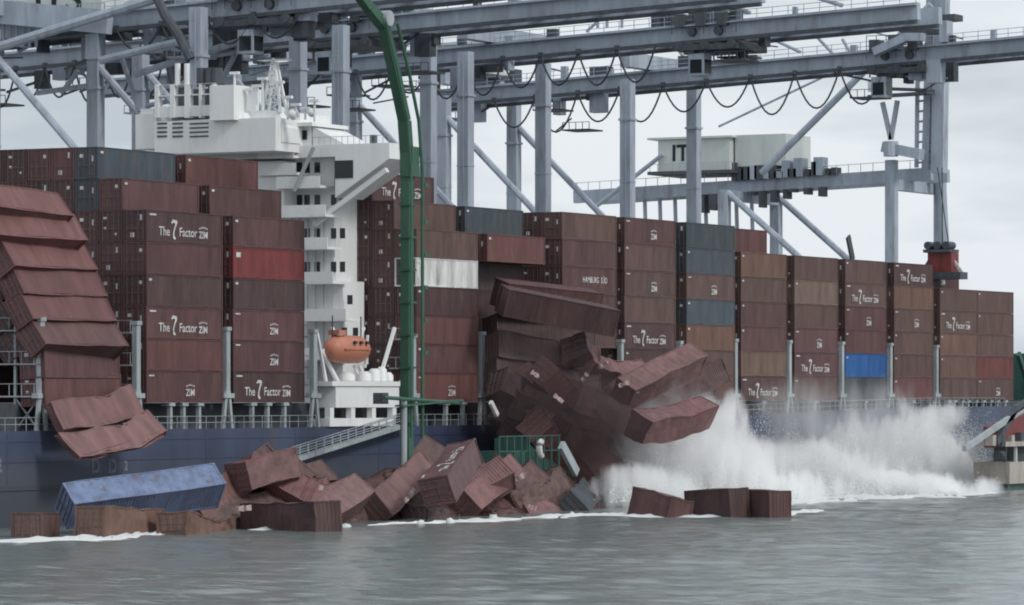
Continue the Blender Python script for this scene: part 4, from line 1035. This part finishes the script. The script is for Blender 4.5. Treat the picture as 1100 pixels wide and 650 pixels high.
w0 = PY(1052, 503, YB)
def pyz(px, py, Y): return PY(px, py, Y).z
zA = pyz(1070, 497, YB); zB = pyz(1070, 480, YB)
MB().box((a+2.5, YB+.3, -.6), (b, YB+4, 2.3)).build('boat_hull', M['teal'], bt)
MB().box((a+1.6, YB-.2, 2.302), (b, YB+4.2, zA)).build('bulwark', M['tug'], bt)
MB().box((a, YB-.4, zB), (b, YB+4.3, zB+.55)).build('upper_deck', M['tug'], bt)
MB().box((a+6, YB+.8, zA), (b, YB+3.5, zB)).build('cabin', M['craned'], bt)
for i in range(7): MB().box((a+1+i*3.2, YB, zA), (a+1.3+i*3.2, YB+.3, zB)).build('deck_post', M['house'] if i % 2 else M['craned'], bt)
m = MB(); c = PY(1074, 490, YB-.3); m.tube([c-Vector((.6, 0, 0)), c+Vector((.6, 0, 0))], .6, 14); m.build('tyre_fender', M['cable'], bt)
m = MB(); m.beam(PY(1036, 482, YB), PY(1104, 436, YB), .5, .6); m.build('gangplank', M['lash'], bt)
m = MB(); m.beam(PY(1062, 470, YB+1), PY(1108, 452, YB+1), 1.2, 2.4); m.build('folded_crane_arm', M['redpaint'], bt)
m = MB(); m.beam(PY(1070, 476, YB), PY(1090, 440, YB), .5, .8); m.beam(PY(1090, 440, YB), PY(1110, 428, YB), .5, .8); m.build('knuckle_arm', M['craned'], bt)
for i in range(4): c = PY(1064+i*10, 474, YB+.2); m = MB(); m.box(c-Vector((.5, .5, .5)), c+Vector((.5, .5, .7+.3*(i % 2)))); m.build('deck_gear', M['craned'] if i % 2 else M['tug'], bt)
# stick and small pieces of debris
st = MB(); st.beam(PY(603, 478, 183), PY(619, 508, 183), .45, .9); o = st.build('broken_rail', M['lash']); tag(o, 'pale snapped rail standing aslant above the black container', 'rail')
st = MB(); st.beam(PY(527, 432, 188), PY(534, 446, 188), .3, .45); o = st.build('twisted_bracket', M['white']); tag(o, 'small pale bracket flying off left of the dust, beside the grey post', 'bracket')

TORN = [(282, 499, 30, 184, 'on the left hump of the heap'), (318, 512, 20, 182, 'right of the left hump'), (338, 522, -15, 181, 'above the dark container at the waterline'), (262, 546, 5, 177, 'over the left end of the dark waterline container'), (440, 532, 55, 178, 'just left of the upended container'), (505, 512, 40, 179, 'between the upended and propped containers'),
        (560, 512, 25, 180, 'behind the propped pink container'), (572, 545, -20, 178, 'low in front of the folded containers'), (648, 392, 35, 185, 'in the fall, left of the tilted mid-air container'), (575, 402, -35, 186, 'flying in the dust centre'), (628, 405, 50, 184, 'near the peeled roof'), (600, 428, -40, 184, 'over the barge, in the dust'), (672, 412, 20, 183, 'under the corner of the tilted mid-air container')]
for i, (px, py, ang, Y, wh) in enumerate(TORN):
    rr = random.Random(i+50); c = PY(px, py, Y); L_ = rr.uniform(.7, 1.5); a = radians(ang); d = RT*cos(a)+UP*sin(a); u = UP*cos(a)-RT*sin(a); m = MB(); n = 6
    for k in range(n+1):
        t = k/n-.5; wv = .18*sin(k*1.9+i); w_ = .22*rr.uniform(.5, 1.2)
        for s, o_ in ((-1, 0), (1, 0), (1, .05), (-1, .05)): m.v.append(c+d*(t*L_)+u*(s*w_)+FW*(wv+o_+s*.15))
    for k in range(n):
        for q in range(4): m.f.append((k*4+q, k*4+(q+1) % 4, k*4+4+(q+1) % 4, k*4+4+q))
    m.f.append((0, 3, 2, 1)); m.f.append((n*4, n*4+1, n*4+2, n*4+3))
    o = m.build('torn_panel', M['rag']); tag(o, 'small pale torn panel ' + wh, 'panel', 'torn panels among the fallen containers')

# ------------------------------------------------------------------ floating scraps
SCR = [(20, 577, .9, .4, 'far left, ahead of the small pale container end'), (150, 573, .7, .4, 'below the rust brown container under the blue one'), (372, 567, 1.0, .5, 'below the pale tilted roof'), (452, 564, .8, .6, 'just left below the upended lettered container'), (484, 562, .8, .6, 'below the dark door end of the upended container'), (530, 558, .9, .7, 'below the propped pink container'), (614, 555, .7, .5, 'below the black tilted end'), (688, 553, .5, .6, 'against the lone small maroon container')]
for i, (px, py, s, hgt, near) in enumerate(SCR):
    p = PZ(px, py); m = MB(); rr = random.Random(i); n = 9; R = 5
    for a in range(R+1):
        th = pi*a/R
        for b in range(n):
            v = Vector((sin(th)*cos(2*pi*b/n), sin(th)*sin(2*pi*b/n), cos(th))); k3 = 1+.5*mnoise.noise(v*1.6+Vector((i*9, 0, 0)))
            m.v.append(p+Vector((v.x*s*k3*.6, v.y*s*k3*.5, v.z*hgt*k3*.7)))
    for a in range(R):
        for b in range(n): m.f.append((a*n+b, (a+1)*n+b, (a+1)*n+(b+1) % n, a*n+(b+1) % n))
    o = m.build('cargo_sack', M['house'], None, True); tag(o, 'pale sack of cargo floating '+near, 'sack', 'pale cargo sacks floating along the heap')

# ------------------------------------------------------------------ water
def water_mat():
    m = bpy.data.materials.new('harbour_water'); m.use_nodes = True; t = m.node_tree; L = t.links.new; b = t.nodes['Principled BSDF']
    b.inputs['Base Color'].default_value = (0.075, 0.095, 0.092, 1); b.inputs['Roughness'].default_value = 0.16; b.inputs['IOR'].default_value = 1.33
    g = N(t, 'ShaderNodeNewGeometry')
    mp1 = N(t, 'ShaderNodeMapping'); mp1.inputs['Rotation'].default_value = (0, 0, -TH); mp1.inputs['Scale'].default_value = (1.0, .45, 1); L(g.outputs['Position'], mp1.inputs[0])
    n1 = N(t, 'ShaderNodeTexNoise'); n1.inputs['Scale'].default_value = .55; n1.inputs['Detail'].default_value = 5; n1.inputs['Roughness'].default_value = .6; L(mp1.outputs[0], n1.inputs['Vector'])
    bp = N(t, 'ShaderNodeBump'); bp.inputs['Strength'].default_value = 1.0; bp.inputs['Distance'].default_value = .17
    L(n1.outputs[0], bp.inputs['Height']); L(bp.outputs[0], b.inputs['Normal'])
    n2 = N(t, 'ShaderNodeTexNoise'); n2.inputs['Scale'].default_value = .02; n2.inputs['Detail'].default_value = 3; L(g.outputs['Position'], n2.inputs['Vector'])
    cr = N(t, 'ShaderNodeMix', data_type='RGBA'); cr.inputs[6].default_value = (.155, .185, .178, 1); cr.inputs[7].default_value = (.21, .24, .24, 1); L(n2.outputs[0], cr.inputs[0]); L(cr.outputs[2], b.inputs['Base Color'])
    return m
M['water'] = water_mat()
wm = MB(); wm.add([(-3000, -4000, WZ-.25), (9000, -4000, WZ-.25), (9000, 5000, WZ-.25), (-3000, 5000, WZ-.25)], [(0, 1, 2, 3)]); o = wm.build('water', M['water']); tag(o, 'open harbour water around the ship', kind='structure')
# a rippled sheet where the waves can be told apart
def ripples():
    W, H = 330, 240; vs = []; fs = []
    o0 = CAM.copy(); 
    for j in range(H+1):
        D = 196+(j/H)**1.2*280; half = D*.145
        for i in range(W+1):
            s = -half*1.15+2.3*half*i/W; p = FW*D+RT*s
            a = p.x*.9+p.y*.55; z = 0.0
            z += .16*mnoise.noise(Vector((D*.16, s*.06, 1.3)))+.16*mnoise.noise(Vector((D*.42, s*.16, 4.1)))+.13*mnoise.noise(Vector((D*.95, s*.4, 9.2)))
            e = min(1, (1-abs(2*i/W-1))*12, j/4, (H-j)/6)
            vs.append((p.x, p.y, WZ+(-.25+(z+.25)*e if e < 1 else z)))
    for j in range(H):
        for i in range(W):
            a = j*(W+1)+i; fs.append((a, a+1, a+W+2, a+W+1))
    m = MB(); m.v = [Vector(v) for v in vs]; m.f = fs
    return m.build('water', M['water'], None, True)
o = ripples(); tag(o, 'rippled harbour water in front of the ship', kind='structure')

# foam along the heap
def foam_mat():
    m = bpy.data.materials.new('foam'); m.use_nodes = True; t = m.node_tree; b = t.nodes['Principled BSDF']; L = t.links.new
    b.inputs['Roughness'].default_value = .9
    g = N(t, 'ShaderNodeNewGeometry'); n = N(t, 'ShaderNodeTexNoise'); n.inputs['Scale'].default_value = 1.2; n.inputs['Detail'].default_value = 6; L(g.outputs['Position'], n.inputs['Vector'])
    c = N(t, 'ShaderNodeMix', data_type='RGBA'); c.inputs[6].default_value = (.55, .57, .57, 1); c.inputs[7].default_value = (.88, .9, .9, 1); L(n.outputs[0], c.inputs[0]); L(c.outputs[2], b.inputs['Base Color'])
    return m
M['foam'] = foam_mat()
def foam(line, thick, h, seed, lab):
    """lumpy ridge of foam along a line of (px, py) on the water; thick = depth in metres"""
    pts = [PZ(px, py) for px, py in line]; vs = []; fs = []; K = 6
    path = []
    for a, b in zip(pts, pts[1:]):
        n = max(2, int((b-a).length/.8))
        for i in range(n): path.append(a.lerp(b, i/n))
    path.append(pts[-1]); n = len(path)
    for i, p in enumerate(path):
        t = min(1, i/4, (n-1-i)/4); q = mnoise.noise(Vector((p.x*.11, p.y*.11, seed))); q2 = mnoise.noise(Vector((p.x*.6, p.y*.6, seed+5)))
        wdt = thick*(.25+max(0, .55+1.1*q+.3*q2))*max(.1, t)
        for k2 in range(K+1):
            f = k2/K; c = p+FW*(wdt*(f-.3)); hh = h*.55*max(0, sin(pi*f))*(.35+1.3*mnoise.noise(Vector((c.x*.9, c.y*.9, seed+2))))*max(.1, t)
            vs.append((c.x, c.y, WZ+.08+max(-.1, hh)-(.2 if k2 in (0, K) else 0)))
    for i in range(n-1):
        for k2 in range(K):
            a = i*(K+1)+k2; fs.append((a, a+1, a+K+2, a+K+1))
    m = MB(); m.v = [Vector(v) for v in vs]; m.f = fs; o = m.build('foam', M['foam'], None, True); tag(o, lab, 'foam', kind='stuff')
foam([(-12, 582), (60, 582), (130, 579), (180, 574), (215, 572)], 13, .55, 1, 'bright foam line at the lower left waterline')
foam([(255, 571), (300, 569), (345, 566)], 6, .4, 2, 'foam under the dark container near the waterline')
foam([(395, 565), (440, 563), (520, 560), (560, 558)], 6, .4, 3, 'foam under the upended lettered container')
foam([(560, 557), (640, 555), (700, 555), (760, 555), (850, 552), (885, 549)], 10, .5, 4, 'foam in front of the linked floating containers')
foam([(700, 545), (800, 541), (900, 538), (1000, 534), (1072, 530)], 26, .6, 5, 'broad white water under the splash')

# ------------------------------------------------------------------ spray and dust
def vol_mat(name, col, dens, nscale, thr, aniso=.2):
    m = bpy.data.materials.new(name); m.use_nodes = True; t = m.node_tree; t.nodes.clear(); L = t.links.new
    out = N(t, 'ShaderNodeOutputMaterial'); v = N(t, 'ShaderNodeVolumePrincipled'); v.inputs['Color'].default_value = (*col, 1); v.inputs['Anisotropy'].default_value = aniso
    co = N(t, 'ShaderNodeTexCoord'); ln = N(t, 'ShaderNodeVectorMath', operation='LENGTH'); L(co.outputs['Object'], ln.inputs[0])
    g = N(t, 'ShaderNodeNewGeometry')
    n = N(t, 'ShaderNodeTexNoise'); n.inputs['Scale'].default_value = nscale; n.inputs['Detail'].default_value = 4; n.inputs['Roughness'].default_value = .6; n.inputs['Distortion'].default_value = .6; ms = N(t, 'ShaderNodeMapping'); ms.inputs['Scale'].default_value = (1.15, 1.15, .32); ms.inputs['Rotation'].default_value = (0, radians(18), 0); L(g.outputs['Position'], ms.inputs[0]); L(ms.outputs[0], n.inputs['Vector'])
    # (1-r)*soft + (noise-0.5)*billow - threshold: a ragged, wispy edge
    a = N(t, 'ShaderNodeMath', operation='MULTIPLY_ADD'); a.inputs[1].default_value = -1.25; a.inputs[2].default_value = 1.25-thr; L(ln.outputs['Value'], a.inputs[0])
    b = N(t, 'ShaderNodeMath', operation='MULTIPLY_ADD'); b.inputs[1].default_value = 2.2; b.inputs[2].default_value = -1.1; L(n.outputs[0], b.inputs[0])
    n9 = N(t, 'ShaderNodeTexNoise'); n9.inputs['Scale'].default_value = nscale*4.5; n9.inputs['Detail'].default_value = 3; L(ms.outputs[0], n9.inputs['Vector'])
    b2 = N(t, 'ShaderNodeMath', operation='MULTIPLY_ADD'); b2.inputs[1].default_value = 2.0; b2.inputs[2].default_value = -1.0; L(n9.outputs[0], b2.inputs[0])
    s1 = N(t, 'ShaderNodeMath', operation='ADD'); L(a.outputs[0], s1.inputs[0]); L(b.outputs[0], s1.inputs[1])
    s2 = N(t, 'ShaderNodeMath', operation='ADD'); s2.use_clamp = True; L(s1.outputs[0], s2.inputs[0]); L(b2.outputs[0], s2.inputs[1])
    e1 = N(t, 'ShaderNodeMapRange'); e1.inputs[1].default_value = 1.0; e1.inputs[2].default_value = .75; e1.inputs[3].default_value = 0; e1.inputs[4].default_value = 1; L(ln.outputs['Value'], e1.inputs[0])
    c = N(t, 'ShaderNodeMath', operation='MULTIPLY'); c.use_clamp = True; L(s2.outputs[0], c.inputs[0]); L(e1.outputs[0], c.inputs[1])
    d = N(t, 'ShaderNodeMath', operation='MULTIPLY'); d.inputs[1].default_value = dens; L(c.outputs[0], d.inputs[0]); L(d.outputs[0], v.inputs['Density']); L(v.outputs[0], out.inputs['Volume'])
    return m
M['spray'] = vol_mat('water_spray', (.998, .999, 1.0), 2.3, .16, .28, 0)
M['core'] = vol_mat('dense_spray', (.998, .999, 1.0), 3.6, .2, .22, 0)
M['mist'] = vol_mat('thin_mist', (.99, .99, 1.0), .22, .12, .2, 0)
M['dust'] = vol_mat('brown_dust', (.13, .10, .105), .19, .12, .2, 0)
def blob(name, px, py, Y, rx, rz, m_, lab, rot=0, ry=None):
    """an ellipsoid of air filled with spray; rx, rz in photo px at its own distance"""
    c = PY(px, py, Y); sc = (c-CAM).dot(FW)/FPX; me = MB(); n = 16; mrows = 9
    for i in range(mrows+1):
        th = pi*i/mrows
        for j in range(n): me.v.append(Vector((sin(th)*cos(2*pi*j/n), sin(th)*sin(2*pi*j/n), cos(th))))
    for i in range(mrows):
        for j in range(n): me.f.append((i*n+j, (i+1)*n+j, (i+1)*n+(j+1) % n, i*n+(j+1) % n))
    me_ = me.mesh(name, m_); o = bpy.data.objects.new(name, me_); C.objects.link(o)
    X_, Y_, Z_ = RT*rx*sc, FW*(ry if ry else rx*sc*.5), UP*rz*sc
    if rot: X_, Z_ = (RT*cos(rot)+UP*sin(rot))*rx*sc, (UP*cos(rot)-RT*sin(rot))*rz*sc
    o.matrix_basis = Matrix(((X_.x, Y_.x, Z_.x, c.x), (X_.y, Y_.y, Z_.y, c.y), (X_.z, Y_.z, Z_.z, c.z), (0, 0, 0, 1)))
    tag(o, lab, 'spray' if 'dust' not in name else 'dust', kind='stuff'); return o
blob('spray', 740, 505, 187, 118, 66, M['spray'], 'white spray billowing up where the containers hit the water', ry=6)
blob('spray', 768, 455, 189, 48, 48, M['spray'], 'pale peak of spray above the splash centre', ry=4)
blob('spray', 790, 528, 184, 150, 34, M['core'], 'dense white spray low behind the linked floating containers', ry=5)
blob('spray', 865, 508, 190, 140, 46, M['spray'], 'low white spray running along the waterline', ry=5)
blob('spray', 955, 500, 190, 112, 64, M['spray'], 'thin inside of the splash fan at the right end', rot=-.1, ry=5)
blob('spray', 1018, 488, 188, 88, 20, M['core'], 'steep right flank of the splash falling to the water', rot=-.85, ry=3)
blob('spray', 965, 468, 190, 84, 28, M['spray'], 'upper rim of the splash fan against the hull', rot=.35, ry=3)
blob('spray', 930, 528, 184, 175, 26, M['core'], 'bright foot of the splash along the water at right', ry=5)
blob('spray', 690, 532, 180, 80, 40, M['spray'], 'spray behind the lone floating container', ry=4)
blob('mist', 900, 470, 191, 200, 75, M['mist'], 'thin mist drifting over the dark hull', ry=5)
blob('mist', 690, 470, 188, 120, 80, M['mist'], 'thin mist around the falling containers', ry=5)
blob('dust', 590, 425, 187, 110, 85, M['dust'], 'brown dust cloud under the sagging containers', ry=6)
blob('dust', 640, 462, 185, 90, 66, M['dust'], 'brown dust between the heap and the spray', ry=5)
# flying drops: thrown up along arcs, thick near the water
def drops():
    rr = random.Random(5); m = MB()
    def drop(px, py, Y, s):
        p = PY(px, py, Y)
        if p.z < WZ: p.z = WZ+rr.random()*.3
        a = rr.random()*6.28; q = [Vector((cos(a+i*2.09)*s, sin(a+i*2.09)*s, -s*.4)) for i in range(3)]+[Vector((0, 0, s*1.1))]
        m.add([p+v for v in q], [(0, 2, 1), (0, 1, 3), (1, 2, 3), (2, 0, 3)])
    jets = []
    for i in range(150): jets.append((rr.uniform(690, 860), rr.gauss(0, 45), rr.uniform(30, 115)*(1-abs(rr.uniform(-1, 1))*.6)))
    for i in range(150): jets.append((rr.uniform(860, 1040), rr.gauss(25, 40), rr.uniform(25, 105)))
    for i in range(60): jets.append((rr.uniform(930, 990), rr.uniform(60, 105), rr.uniform(70, 105)))
    for x0, rx, hgt in jets:
        Y = rr.uniform(181, 191); base = 548-(x0-650)*.03; n = int(75+hgt*.8)
        for k in range(n):
            t = rr.random()**1.0; y = 4*hgt*t*(1-t)*(1-rr.random()**3*.25); w = .02+.10*t
            px = x0+rx*t+rr.gauss(0, 1)*hgt*w*.5; py = base-y+rr.gauss(0, 1)*hgt*w*.4
            if px > 1074: continue
            drop(px, py, Y, rr.uniform(.02, .06)*(1.5 if y < 15 else 1))
    for k in range(9000):
        px = rr.uniform(655, 1072); py = 540-(px-650)*.02-abs(rr.gauss(0, 9)); drop(px, py, rr.uniform(176, 190), rr.uniform(.035, .10))
    o = m.build('spray', M['foam']); tag(o, 'white drops and torn threads of water over the splash', 'spray', kind='stuff')
drops()
